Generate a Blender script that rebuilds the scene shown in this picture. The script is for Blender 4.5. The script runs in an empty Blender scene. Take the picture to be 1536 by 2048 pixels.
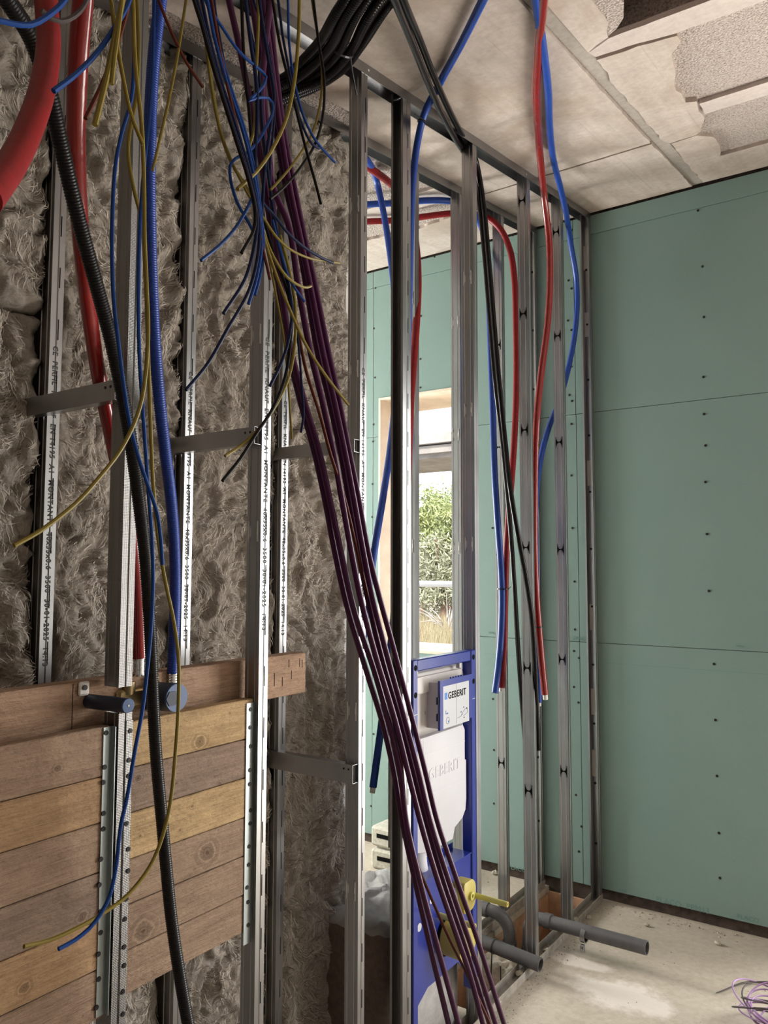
import bpy, math, random
import numpy as np
from mathutils import Vector, Matrix
random.seed(7)
rng = np.random.default_rng(7)
SC = bpy.context.scene
COL = SC.collection

# ------------------------------------------------------------------ camera, world, light, exposure
FPX, YAW, PITCH, ROLL = 1565.27, 0.600764, 0.073569, 0.002113
CAM = Vector((1.258, 0.0, 1.5))
_f = Vector((-math.sin(YAW) * math.cos(PITCH), math.cos(YAW) * math.cos(PITCH), math.sin(PITCH)))
_r0 = Vector((math.cos(YAW), math.sin(YAW), 0.0))
_u0 = _r0.cross(_f)
_r = _r0 * math.cos(ROLL) + _u0 * math.sin(ROLL)
_u = -_r0 * math.sin(ROLL) + _u0 * math.cos(ROLL)
cd = bpy.data.cameras.new('camera')
cam = bpy.data.objects.new('camera', cd)
COL.objects.link(cam)
cd.sensor_fit = 'VERTICAL'
cd.sensor_height = 24.0
cd.sensor_width = 18.0
cd.lens = 24.0 * FPX / 2048.0
cd.clip_start = 0.02
cam.matrix_world = Matrix(((_r.x, _u.x, -_f.x, CAM.x), (_r.y, _u.y, -_f.y, CAM.y), (_r.z, _u.z, -_f.z, CAM.z), (0, 0, 0, 1)))
SC.camera = cam

world = bpy.data.worlds.new('sky')
SC.world = world
world.use_nodes = True
_bg = world.node_tree.nodes['Background']
_bg.inputs['Color'].default_value = (0.86, 0.93, 1.0, 1)
_bg.inputs['Strength'].default_value = 3.2

def area(name, loc, rot, sx, sy, power, color=(1, 1, 1), portal=False):
    l = bpy.data.lights.new(name, 'AREA')
    l.shape = 'RECTANGLE'
    l.size, l.size_y, l.energy, l.color = sx, sy, power, color
    l.cycles.is_portal = portal
    o = bpy.data.objects.new(name, l)
    o.location, o.rotation_euler = loc, rot
    COL.objects.link(o)
    return o
# daylight through the wide doorway beyond the right edge of the frame and through the green wall's window
area('doorway_daylight', (1.93, 3.97, 1.23), (math.radians(-90), 0, 0), 1.48, 2.38, 105, (1.0, 0.95, 0.89))
area('far_room_fill', (-3.55, 2.9, 1.6), (0, math.radians(-90), 0), 1.3, 1.0, 115, (1.0, 0.97, 0.92))  # added fill to brighten the room behind, no window is known there
area('window_portal', (-0.975, 3.98, 1.76), (math.radians(-90), 0, 0), 0.55, 1.41, 1, portal=True)
sun = bpy.data.lights.new('sun', 'SUN')
sun.energy, sun.angle, sun.color = 3.4, 0.03, (1.0, 0.95, 0.86)
so = bpy.data.objects.new('sun', sun)
so.rotation_euler = Vector((-0.25, 0.75, -0.62)).to_track_quat('-Z', 'Y').to_euler()
COL.objects.link(so)
vs = SC.view_settings
vs.view_transform = 'Standard'
vs.look = 'None'
vs.gamma = 1.0
vs.use_curve_mapping = False
vs.exposure = 0.45
SC.cycles.max_bounces = 6
SC.cycles.caustics_reflective = False
SC.cycles.caustics_refractive = False

# ------------------------------------------------------------------ geometry helpers
WALL_Y, HW, SL = 3.607, 3.228, 0.150
def zc(y):
    return HW + SL * (y - WALL_Y)
def ray(x, y):
    return _f * FPX + _r * (x - 768.0) - _u * (y - 1024.0)
def at(x, y, X=None, Y=None, Z=None, C=None):
    d = ray(x, y)
    if X is not None:
        t = (X - CAM.x) / d.x
    elif Y is not None:
        t = (Y - CAM.y) / d.y
    elif Z is not None:
        t = (Z - CAM.z) / d.z
    else:
        t = (HW - SL * WALL_Y - CAM.z + C) / (d.z - SL * d.y)
    return CAM + d * t

class MB:
    def __init__(s):
        s.v, s.f = [], []
    def add(s, v, f):
        n = len(s.v)
        s.v.extend(tuple(p) for p in v)
        s.f.extend(tuple(i + n for i in q) for q in f)
        return s
    def box(s, x0, x1, y0, y1, z0, z1):
        return s.add([(x0, y0, z0), (x1, y0, z0), (x1, y1, z0), (x0, y1, z0), (x0, y0, z1), (x1, y0, z1), (x1, y1, z1), (x0, y1, z1)],
                     [(3, 2, 1, 0), (4, 5, 6, 7), (0, 1, 5, 4), (1, 2, 6, 5), (2, 3, 7, 6), (3, 0, 4, 7)])
    def bbox(s, x0, x1, y0, y1, z0, z1, b):
        "box with chamfered edges"
        v, f, idx = [], [], {}
        for i, x in enumerate((x0, x1)):
            for j, y in enumerate((y0, y1)):
                for k, z in enumerate((z0, z1)):
                    sx, sy, sz = (1, -1)[i], (1, -1)[j], (1, -1)[k]
                    for a in range(3):
                        p = [x + sx * b, y + sy * b, z + sz * b]
                        p[a] = (x, y, z)[a]
                        idx[(i, j, k, a)] = len(v)
                        v.append(p)
        def q(*ks):
            f.append(tuple(idx[k] for k in ks))
        for i in (0, 1):
            q((i, 0, 0, 0), (i, 1, 0, 0), (i, 1, 1, 0), (i, 0, 1, 0))
            q((0, i, 0, 1), (1, i, 0, 1), (1, i, 1, 1), (0, i, 1, 1))
            q((0, 0, i, 2), (1, 0, i, 2), (1, 1, i, 2), (0, 1, i, 2))
        for i in (0, 1):
            for j in (0, 1):
                q((i, j, 0, 0), (i, j, 1, 0), (i, j, 1, 1), (i, j, 0, 1))
                q((i, 0, j, 0), (i, 1, j, 0), (i, 1, j, 2), (i, 0, j, 2))
                q((0, i, j, 1), (1, i, j, 1), (1, i, j, 2), (0, i, j, 2))
                for k in (0, 1):
                    q((i, j, k, 0), (i, j, k, 1), (i, j, k, 2))
        return s.add(v, f)
    def prism(s, poly, ax, a0, a1):
        "poly of 2D points extruded along axis ax (0,1,2) from a0 to a1; 2D axes are the other two in order"
        def P(p, a):
            q = list(p)
            q.insert(ax, a)
            return q
        n = len(poly)
        v = [P(p, a0) for p in poly] + [P(p, a1) for p in poly]
        f = [tuple(range(n))[::-1], tuple(range(n, 2 * n))] + [(i, (i + 1) % n, n + (i + 1) % n, n + i) for i in range(n)]
        return s.add(v, f)
    def loft(s, rings, cap=True):
        n = len(rings[0])
        v = [p for r in rings for p in r]
        f = []
        for k in range(len(rings) - 1):
            for i in range(n):
                f.append((k * n + i, k * n + (i + 1) % n, (k + 1) * n + (i + 1) % n, (k + 1) * n + i))
        if cap:
            f.append(tuple(range(n))[::-1])
            f.append(tuple(range((len(rings) - 1) * n, len(rings) * n)))
        return s.add(v, f)
    def cyl(s, p0, p1, r0, r1=None, n=20, cap=True):
        return s.tube([p0, p1], [r0, r0 if r1 is None else r1], n, cap)
    def tube(s, pts, rad, n=10, cap=True):
        P = np.array([tuple(p) for p in pts], float)
        R = np.full(len(P), rad) if np.isscalar(rad) else np.array(rad, float)
        T = np.gradient(P, axis=0)
        T /= np.maximum(np.linalg.norm(T, axis=1), 1e-9)[:, None]
        a = np.array([0, 0, 1.0]) if abs(T[0, 2]) < .9 else np.array([1.0, 0, 0])
        N = np.cross(T[0], a)
        N /= np.linalg.norm(N)
        rings = []
        ang = np.arange(n) * 2 * np.pi / n
        ca, sa = np.cos(ang), np.sin(ang)
        for i in range(len(P)):
            N = N - T[i] * (N @ T[i])
            N /= np.linalg.norm(N)
            B = np.cross(T[i], N)
            rings.append(P[i] + R[i] * (ca[:, None] * N + sa[:, None] * B))
        return s.loft([r.tolist() for r in rings], cap)
    def ring(s, c, axis, r_out, r_in, h, n=28):
        "pipe stub: outer and inner wall with rim"
        ax = Vector(axis).normalized()
        u = ax.orthogonal().normalized()
        w = ax.cross(u)
        c = Vector(c)
        R = []
        for rr, hh in ((r_in, 0), (r_out, 0), (r_out, h), (r_in, h), (r_in, 0)):
            R.append([c + ax * hh + (u * math.cos(t) + w * math.sin(t)) * rr for t in (2 * math.pi * i / n for i in range(n))])
        return s.loft(R, cap=False)
    def build(s, name, mat, parent=None, smooth=False, bevel=0, **props):
        return mesh_obj(name, s.v, s.f, mat, parent, smooth, bevel, **props)

def setp(o, label=None, cat=None, group=None, kind=None):
    if label: o['label'] = label
    if cat: o['category'] = cat
    if group: o['group'] = group
    if kind: o['kind'] = kind
    return o
def wloc(o):
    p = o.location.copy()
    if o.parent:
        p += wloc(o.parent)
    return p
def mesh_obj(name, v, f, mat, parent=None, smooth=False, bevel=0, label=None, cat=None, group=None, kind=None):
    A = np.array(v, float)
    org = np.array([(A[:, 0].min() + A[:, 0].max()) / 2, (A[:, 1].min() + A[:, 1].max()) / 2, A[:, 2].min()])
    me = bpy.data.meshes.new(name)
    me.from_pydata((A - org).tolist(), [], f)
    import bmesh
    bm = bmesh.new()
    bm.from_mesh(me)
    bmesh.ops.recalc_face_normals(bm, faces=bm.faces)
    bm.to_mesh(me)
    bm.free()
    me.materials.append(M(mat) if isinstance(mat, str) else mat)
    if smooth:
        me.polygons.foreach_set('use_smooth', [True] * len(me.polygons))
        if smooth != 'all':
            try:
                me.set_sharp_from_angle(angle=math.radians(40))
            except Exception:
                pass
    o = bpy.data.objects.new(name, me)
    COL.objects.link(o)
    o.location = Vector(org)
    if parent is not None:
        o.parent = parent
        o.location = Vector(org) - wloc(parent)
    if bevel:
        m = o.modifiers.new('bevel', 'BEVEL')
        m.width, m.segments, m.limit_method = bevel, 2, 'ANGLE'
    return setp(o, label, cat, group, kind)
def share(src, loc, parent, name=None):
    "copy of a part sharing its mesh, moved so that its origin is at world loc"
    o = src.copy()
    if name: o.name = name
    COL.objects.link(o)
    o.parent = parent
    o.location = Vector(loc) - (wloc(parent) if parent else Vector())
    return o
def empty(name, loc, label, cat, group=None):
    o = bpy.data.objects.new(name, None)
    o.empty_display_size = .05
    COL.objects.link(o)
    o.location = Vector(loc)
    return setp(o, label, cat, group)
def text_mesh(body, size, origin, dx, dy, mat, parent, name='printed_text', align='LEFT', depth=0.0004, spacing=1.0, bold=0.0):
    cu = bpy.data.curves.new('t', 'FONT')
    cu.body, cu.size, cu.align_x, cu.extrude = body, size, align, depth
    cu.space_character = spacing
    cu.offset = bold
    cu.resolution_u = 2
    t = bpy.data.objects.new('t', cu)
    COL.objects.link(t)
    bpy.context.view_layer.update()
    me = bpy.data.meshes.new_from_object(t.evaluated_get(bpy.context.evaluated_depsgraph_get()))
    dx, dy = Vector(dx), Vector(dy)
    dn = dx.cross(dy)
    o0 = Vector(origin)
    V = [o0 + dx * q.co.x + dy * q.co.y + dn * q.co.z for q in me.vertices]
    F = [tuple(p.vertices) for p in me.polygons]
    bpy.data.objects.remove(t)
    bpy.data.curves.remove(cu)
    bpy.data.meshes.remove(me)
    return mesh_obj(name, V, F, mat, parent)
def spline(pts, n=12):
    "Catmull-Rom through 3D points"
    P = [np.array(tuple(p), float) for p in pts]
    P = [2 * P[0] - P[1]] + P + [2 * P[-1] - P[-2]]
    out = []
    for i in range(1, len(P) - 2):
        a, b, c, d = P[i - 1:i + 3]
        # centripetal
        t0 = 0
        t1 = t0 + max(np.linalg.norm(b - a), 1e-6) ** .5
        t2 = t1 + max(np.linalg.norm(c - b), 1e-6) ** .5
        t3 = t2 + max(np.linalg.norm(d - c), 1e-6) ** .5
        for k in range(n):
            t = t1 + (t2 - t1) * k / n
            A1 = (t1 - t) / (t1 - t0) * a + (t - t0) / (t1 - t0) * b
            A2 = (t2 - t) / (t2 - t1) * b + (t - t1) / (t2 - t1) * c
            A3 = (t3 - t) / (t3 - t2) * c + (t - t2) / (t3 - t2) * d
            B1 = (t2 - t) / (t2 - t0) * A1 + (t - t0) / (t2 - t0) * A2
            B2 = (t3 - t) / (t3 - t1) * A2 + (t - t1) / (t3 - t1) * A3
            out.append((t2 - t) / (t2 - t1) * B1 + (t - t1) / (t2 - t1) * B2)
    out.append(P[-2])
    return np.array(out)
def resample(P, step):
    d = np.concatenate([[0], np.cumsum(np.linalg.norm(np.diff(P, axis=0), axis=1))])
    n = max(int(d[-1] / step), 2)
    s = np.linspace(0, d[-1], n + 1)
    return np.stack([np.interp(s, d, P[:, k]) for k in range(3)], 1)

# value noise on numpy arrays
_perm = rng.permutation(512)
_val = rng.random(512) * 2 - 1
def vnoise(x, y):
    xi, yi = np.floor(x).astype(int), np.floor(y).astype(int)
    xf, yf = x - xi, y - yi
    u, v = xf * xf * xf * (xf * (xf * 6 - 15) + 10), yf * yf * yf * (yf * (yf * 6 - 15) + 10)
    def h(a, b):
        return _val[_perm[(_perm[a & 511] + b) & 511]]
    return (h(xi, yi) * (1 - u) + h(xi + 1, yi) * u) * (1 - v) + (h(xi, yi + 1) * (1 - u) + h(xi + 1, yi + 1) * u) * v
def fbm(x, y, o=4):
    s, a = 0, 1.0
    for k in range(o):
        s = s + a * vnoise(x * 2 ** k + 17 * k, y * 2 ** k + 31 * k)
        a *= .5
    return s

# ------------------------------------------------------------------ materials
_M = {}
def M(n):
    return _M[n]
def newmat(name):
    m = bpy.data.materials.new(name)
    m.use_nodes = True
    nt = m.node_tree
    _M[name] = m
    return m, nt, nt.nodes['Principled BSDF']
def node(nt, t, **kw):
    n = nt.nodes.new(t)
    for k, v in kw.items():
        if k in n.inputs:
            n.inputs[k].default_value = v
        else:
            setattr(n, k, v)
    return n
def ramp(nt, fac, stops):
    r = nt.nodes.new('ShaderNodeValToRGB')
    e = r.color_ramp.elements
    top = max(p for p, _ in stops)
    if top > 1:          # a colour ramp only reads 0..1
        fac = addv(nt, fac, 1 / top, 'MULTIPLY')
        stops = [(p / top, c) for p, c in stops]
    while len(e) < len(stops):
        e.new(.5)
    for i, (p, c) in enumerate(stops):
        e[i].position = p
        e[i].color = (*c, 1)
    nt.links.new(fac, r.inputs[0])
    return r.outputs[0]
def coords(nt, scale=(1, 1, 1)):
    g = nt.nodes.new('ShaderNodeNewGeometry')
    mp = nt.nodes.new('ShaderNodeMapping')
    mp.inputs['Scale'].default_value = scale
    nt.links.new(g.outputs['Position'], mp.inputs['Vector'])
    return mp.outputs[0]
def noise(nt, vec, scale, detail=4, rough=.5, dist=0):
    n = node(nt, 'ShaderNodeTexNoise', Scale=scale, Detail=detail, Roughness=rough, Distortion=dist)
    nt.links.new(vec, n.inputs['Vector'])
    return n.outputs['Fac']
def bump(nt, bs, h, strength, dist):
    b = node(nt, 'ShaderNodeBump', Strength=strength, Distance=dist)
    nt.links.new(h, b.inputs['Height'])
    nt.links.new(b.outputs[0], bs.inputs['Normal'])
    return b
def mix(nt, fac, a, b, mode='MIX'):
    m = nt.nodes.new('ShaderNodeMix')
    m.data_type = 'RGBA'
    m.blend_type = mode
    for i, s in ((0, fac), (6, a), (7, b)):
        if isinstance(s, (int, float)):
            m.inputs[i].default_value = s
        elif isinstance(s, tuple):
            m.inputs[i].default_value = (*s, 1)
        else:
            nt.links.new(s, m.inputs[i])
    return m.outputs[2]
def simple(name, col, rough=.5, metal=0, spec=.5, var=0, vscale=20, bs=0, bscale=200, coat=0):
    m, nt, b = newmat(name)
    b.inputs['Base Color'].default_value = (*col, 1)
    b.inputs['Roughness'].default_value = rough
    b.inputs['Metallic'].default_value = metal
    b.inputs['Specular IOR Level'].default_value = spec
    if coat: b.inputs['Coat Weight'].default_value = coat
    if var:
        n = noise(nt, coords(nt), vscale, 5, .6)
        c = ramp(nt, n, [(.3, tuple(x * (1 - var) for x in col)), (.7, tuple(min(x * (1 + var), 1) for x in col))])
        nt.links.new(c, b.inputs['Base Color'])
    if bs:
        bump(nt, b, noise(nt, coords(nt), bscale, 4), bs, .002)
    return m
def metal_mat(name, col=(.36, .36, .365), rough=.30):
    m, nt, b = newmat(name)
    n1 = noise(nt, coords(nt, (1, 1, .4)), 14, 2, .4)
    c = ramp(nt, n1, [(.3, tuple(x * .9 for x in col)), (.7, tuple(min(1, x * 1.08) for x in col))])
    nt.links.new(c, b.inputs['Base Color'])
    b.inputs['Metallic'].default_value = 1
    rr = nt.nodes.new('ShaderNodeMapRange')
    rr.inputs[3].default_value = rough - .03
    rr.inputs[4].default_value = rough + .06
    nt.links.new(n1, rr.inputs[0])
    nt.links.new(rr.outputs[0], b.inputs['Roughness'])
    return m
metal_mat('zinc')
metal_mat('zinc_plate', (.40, .45, .46), .38)
metal_mat('chrome', (.75, .75, .74), .16)
def knurl():
    m = metal_mat('zinc_knurled', (.27, .265, .26), .40)
    nt = m.node_tree
    b = nt.nodes['Principled BSDF']
    ck = node(nt, 'ShaderNodeTexVoronoi', Scale=1.0)
    ck.inputs['Randomness'].default_value = 0
    nt.links.new(coords(nt, (1, 450, 330)), ck.inputs['Vector'])
    bump(nt, b, ck.outputs['Distance'], .5, .0015)
knurl()
simple('zinc_dusty', (.38, .35, .31), .55, .45, var=.25, vscale=30)
simple('zinc_tab', (.95, .95, .93), .3, .6)  # near-white: light through the knockout holes put into the colour; rivets share it
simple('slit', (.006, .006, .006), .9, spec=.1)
simple('ink', (.06, .062, .06), .7)
simple('screw_black', (.02, .02, .022), .45, .4)
simple('red_pipe', (.24, .010, .012), .4, spec=.3, var=.15, vscale=60, bs=.12, bscale=140)
simple('red_foil', (.26, .008, .008), .22, var=.12, vscale=40, bs=.25, bscale=90, coat=.5)
simple('blue_pipe', (.008, .055, .34), .4, var=.1, vscale=50)
simple('blue_hose', (.008, .045, .30), .38, var=.08)
simple('black_hose', (.006, .006, .007), .3, spec=.3)
simple('conduit_black', (.006, .005, .006), .24, spec=.22)
simple('conduit_brown', (.014, .010, .011), .22, spec=.35)
simple('wire_blue', (.012, .055, .24), .42, spec=.15)
simple('wire_navy', (.007, .014, .055), .42, spec=.15)
simple('wire_black', (.006, .005, .005), .42, spec=.15)
simple('wire_brown', (.11, .025, .013), .42, spec=.15)
simple('wire_yellow', (.23, .175, .03), .45, spec=.25)
simple('wire_grey', (.08, .065, .065), .42, spec=.15)
simple('purple', (.065, .009, .055), .3, spec=.3)
simple('lilac', (.36, .21, .42), .5)
simple('white_pex', (.82, .80, .74), .45)
simple('pvc_grey', (.105, .10, .105), .45, var=.18, vscale=25, bs=.08, bscale=60)
simple('valve_blue', (.045, .10, .24), .42)
simple('valve_dark', (.012, .022, .055), .5)  # valve cap sleeves: shade on their sides put into a darker blue
simple('brass', (.55, .42, .22), .3, 1)
simple('frame_blue', (.012, .028, .26), .3, var=.12, vscale=14, coat=.3)
simple('label_grey', (.50, .52, .56), .4)
simple('logo_blue', (.02, .16, .55), .4)
simple('tank_grey', (.56, .53, .51), .4, var=.05, vscale=8)
simple('cover_white', (.60, .60, .64), .55, var=.04, vscale=6, bs=.04, bscale=60)
simple('emboss', (.70, .69, .73), .6)
simple('yellow_cap', (.50, .42, .10), .45, var=.08)
simple('yellow_rod', (.62, .60, .18), .45)
simple('tie_black', (.01, .01, .01), .4)
simple('tape_green', (.3, .42, .1), .4)
simple('dark_mortar', (.07, .05, .04), .9, var=.5, vscale=30, bs=.6, bscale=60)
simple('render_wall', (.30, .27, .24), .9, var=.12, vscale=4, bs=.3, bscale=40)
simple('grey_wall', (.52, .50, .47), .9, var=.1, vscale=4, bs=.3, bscale=40)
simple('white_wall', (.84, .83, .80), .9, var=.08, vscale=4, bs=.2, bscale=40)
simple('reveal', (.78, .66, .54), .9, var=.12, vscale=9, bs=.4, bscale=60)
simple('foam_block', (.52, .50, .43), .95, var=.2, vscale=70, bs=.8, bscale=120)
simple('stone', (.5, .46, .38), .95, var=.3, vscale=30, bs=.5, bscale=80)
simple('crumb', (.36, .32, .27), .95, var=.5, vscale=60)
simple('bark', (.24, .14, .10), .9, var=.3, vscale=12, bs=.6, bscale=30)
simple('pergola', (.30, .265, .24), .9, var=.25, vscale=5, bs=.3, bscale=30)
simple('rail_white', (.8, .79, .76), .5)
simple('twig', (.36, .31, .28), .9)

def green_board():
    m, nt, b = newmat('green_board')
    n = noise(nt, coords(nt), 1.6, 4, .6)
    n2 = noise(nt, coords(nt), 220, 2, .5)
    c = ramp(nt, n, [(.25, (.195, .30, .275)), (.8, (.228, .328, .30))])
    c = mix(nt, .1, c, ramp(nt, n2, [(.3, (.165, .25, .23)), (.7, (.275, .37, .34))]))
    nt.links.new(c, b.inputs['Base Color'])
    b.inputs['Roughness'].default_value = .75
    bump(nt, b, n2, .05, .001)
green_board()
simple('stamp', (.14, .27, .25), .8)
def stain(nt, vec, cx, cy, cz, sx, sy, sz):
    "0..1 mask: soft ellipsoid with ragged edge"
    s = nt.nodes.new('ShaderNodeVectorMath')
    s.operation = 'SUBTRACT'
    s.inputs[1].default_value = (cx, cy, cz)
    nt.links.new(vec, s.inputs[0])
    d = nt.nodes.new('ShaderNodeVectorMath')
    d.operation = 'DIVIDE'
    d.inputs[1].default_value = (sx, sy, sz)
    nt.links.new(s.outputs[0], d.inputs[0])
    l = nt.nodes.new('ShaderNodeVectorMath')
    l.operation = 'LENGTH'
    nt.links.new(d.outputs[0], l.inputs[0])
    return l.outputs['Value']
def addv(nt, a, b, op='ADD'):
    m = nt.nodes.new('ShaderNodeMath')
    m.operation = op
    for i, s in enumerate((a, b)):
        if isinstance(s, (int, float)):
            m.inputs[i].default_value = s
        else:
            nt.links.new(s, m.inputs[i])
    return m.outputs[0]
def floor_mat():
    m, nt, b = newmat('screed')
    v = coords(nt)
    n = noise(nt, v, 3.0, 6, .6)
    n2 = noise(nt, v, 40, 5, .6)
    c = ramp(nt, n, [(.3, (.40, .345, .27)), (.7, (.52, .46, .38))])
    c = mix(nt, .25, c, ramp(nt, n2, [(.35, (.30, .26, .2)), (.65, (.58, .53, .46))]))
    n4 = noise(nt, coords(nt, (55, 150, 55)), 1, 3, .6)
    c = mix(nt, ramp(nt, n4, [(.60, (0, 0, 0)), (.70, (.35, .35, .35))]), c, (.22, .2, .17))
    # spilled white plaster
    for p, s in (((.33, 2.86, 0), (.22, .13, 1)), ((.10, 3.0, 0), (.20, .05, 1))):
        l = stain(nt, v, *p, *s)
        l = addv(nt, l, addv(nt, noise(nt, v, 9, 6, .7), 1.6, 'MULTIPLY'))
        k = ramp(nt, l, [(.55, (.9, .9, .9)), (1.35, (.9, .9, .9)), (1.75, (0, 0, 0))])
        c = mix(nt, k, c, (.72, .66, .60))
    nt.links.new(c, b.inputs['Base Color'])
    b.inputs['Roughness'].default_value = .82
    bump(nt, b, n2, .25, .003)
floor_mat()
def concrete(name, c0, c1, grain, bstr, boards=False, bscale=50):
    m, nt, b = newmat(name)
    v = coords(nt)
    n = noise(nt, v, 2.2, 6, .65, .6)
    c = ramp(nt, n, [(.28, c0), (.72, c1)])
    n2 = noise(nt, v, bscale, 5, .6)
    c = mix(nt, grain, c, ramp(nt, n2, [(.35, tuple(x * .55 for x in c0)), (.6, tuple(min(1, x * 1.15) for x in c1))]))
    if boards:   # brown formwork stains in patches and faint plank marks
        w = noise(nt, coords(nt, (26, 1.5, 1)), 1, 3, .6)
        c = mix(nt, .22, c, ramp(nt, w, [(.35, tuple(x * .7 for x in c0)), (.65, c1)]))
        sx = nt.nodes.new('ShaderNodeSeparateXYZ')
        nt.links.new(v, sx.inputs[0])
        fr = addv(nt, addv(nt, sx.outputs[0], 6.2, 'MULTIPLY'), 1.0, 'FRACT')
        ln = ramp(nt, fr, [(.0, (.30, .30, .30)), (.045, (0, 0, 0))])
        lm = mix(nt, 1.0, ln, ramp(nt, noise(nt, v, 7, 3), [(.4, (0, 0, 0)), (.6, (1, 1, 1))]), 'MULTIPLY')
        c = mix(nt, lm, c, tuple(x * .5 for x in c0))
        for pp, ss in (((.30, 2.15, 0), (.11, .28, 9)), ((.12, 2.05, 0), (.10, .22, 9)), ((.16, 1.75, 0), (.07, .16, 9)), ((-.12, 2.6, 0), (.08, .20, 9))):
            l = addv(nt, stain(nt, v, *pp, *ss), addv(nt, noise(nt, v, 11, 5, .7), 1.1, 'MULTIPLY'))
            c = mix(nt, ramp(nt, l, [(.6, (.8, .8, .8)), (1.7, (0, 0, 0))]), c, (.27, .22, .18))
        s = noise(nt, v, 2.6, 5, .7, 1.0)
        c = mix(nt, ramp(nt, s, [(.47, (0, 0, 0)), (.66, (.65, .65, .65))]), c, (.40, .31, .24))
    nt.links.new(c, b.inputs['Base Color'])
    b.inputs['Roughness'].default_value = .9
    bump(nt, b, n2, bstr, .004)
concrete('ceiling_smooth', (.47, .395, .345), (.68, .595, .535), .18, .18, True)
concrete('ceiling_joist', (.50, .43, .39), (.64, .56, .515), .15, .15)
concrete('ceiling_strip', (.36, .32, .28), (.46, .41, .36), .2, .3)
concrete('plinth_concrete', (.30, .29, .28), (.46, .45, .44), .25, .3, bscale=30)
concrete('plinth_shaded', (.16, .12, .10), (.22, .17, .14), .3, .4)
concrete('rubble_concrete', (.42, .37, .30), (.56, .5, .42), .4, .9, bscale=70)
concrete('clay', (.38, .22, .13), (.55, .34, .21), .25, .4, bscale=25)
def aggregate():
    m, nt, b = newmat('aggregate')
    v = coords(nt)
    vo = node(nt, 'ShaderNodeTexVoronoi', Scale=130.0)
    nt.links.new(v, vo.inputs['Vector'])
    n = noise(nt, v, 160, 4, .7)
    c = ramp(nt, n, [(.36, (.26, .215, .19)), (.47, (.52, .44, .395)), (.68, (.70, .61, .555))])
    nt.links.new(c, b.inputs['Base Color'])
    b.inputs['Roughness'].default_value = .95
    bump(nt, b, addv(nt, vo.outputs['Distance'], n), .9, .006)
aggregate()
def wool():
    m, nt, b = newmat('mineral_wool')
    v = coords(nt)
    # swirling fibre directions: warp the lookup with a slow noise, then stretch
    w = node(nt, 'ShaderNodeTexNoise', Scale=7.0, Detail=3.0)
    nt.links.new(v, w.inputs['Vector'])
    vm = nt.nodes.new('ShaderNodeVectorMath')
    vm.operation = 'MULTIPLY_ADD'
    vm.inputs[1].default_value = (.42, .42, .42)
    nt.links.new(w.outputs['Color'], vm.inputs[0])
    nt.links.new(v, vm.inputs[2])
    mp = nt.nodes.new('ShaderNodeMapping')
    mp.inputs['Scale'].default_value = (1, 2.6, .8)
    nt.links.new(vm.outputs[0], mp.inputs['Vector'])
    n = noise(nt, v, 6, 5, .6, .8)
    n2 = noise(nt, mp.outputs[0], 34, 7, .68, .9)
    n3 = noise(nt, mp.outputs[0], 120, 5, .7, 1.5)
    c = ramp(nt, n, [(.3, (.34, .295, .245)), (.7, (.52, .47, .41))])
    c = mix(nt, .6, c, ramp(nt, n2, [(.30, (.22, .185, .155)), (.5, (.44, .39, .335)), (.72, (.72, .66, .59))]))
    c = mix(nt, .25, c, ramp(nt, n3, [(.35, (.2, .17, .13)), (.65, (.66, .6, .52))]))
    nt.links.new(c, b.inputs['Base Color'])
    b.inputs['Roughness'].default_value = 1
    b.inputs['Specular IOR Level'].default_value = .1
    b.inputs['Sheen Weight'].default_value = .2
    h = addv(nt, addv(nt, n2, 1.3, 'MULTIPLY'), addv(nt, n3, .45, 'MULTIPLY'))
    bump(nt, b, h, .6, .010)
wool()
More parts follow.
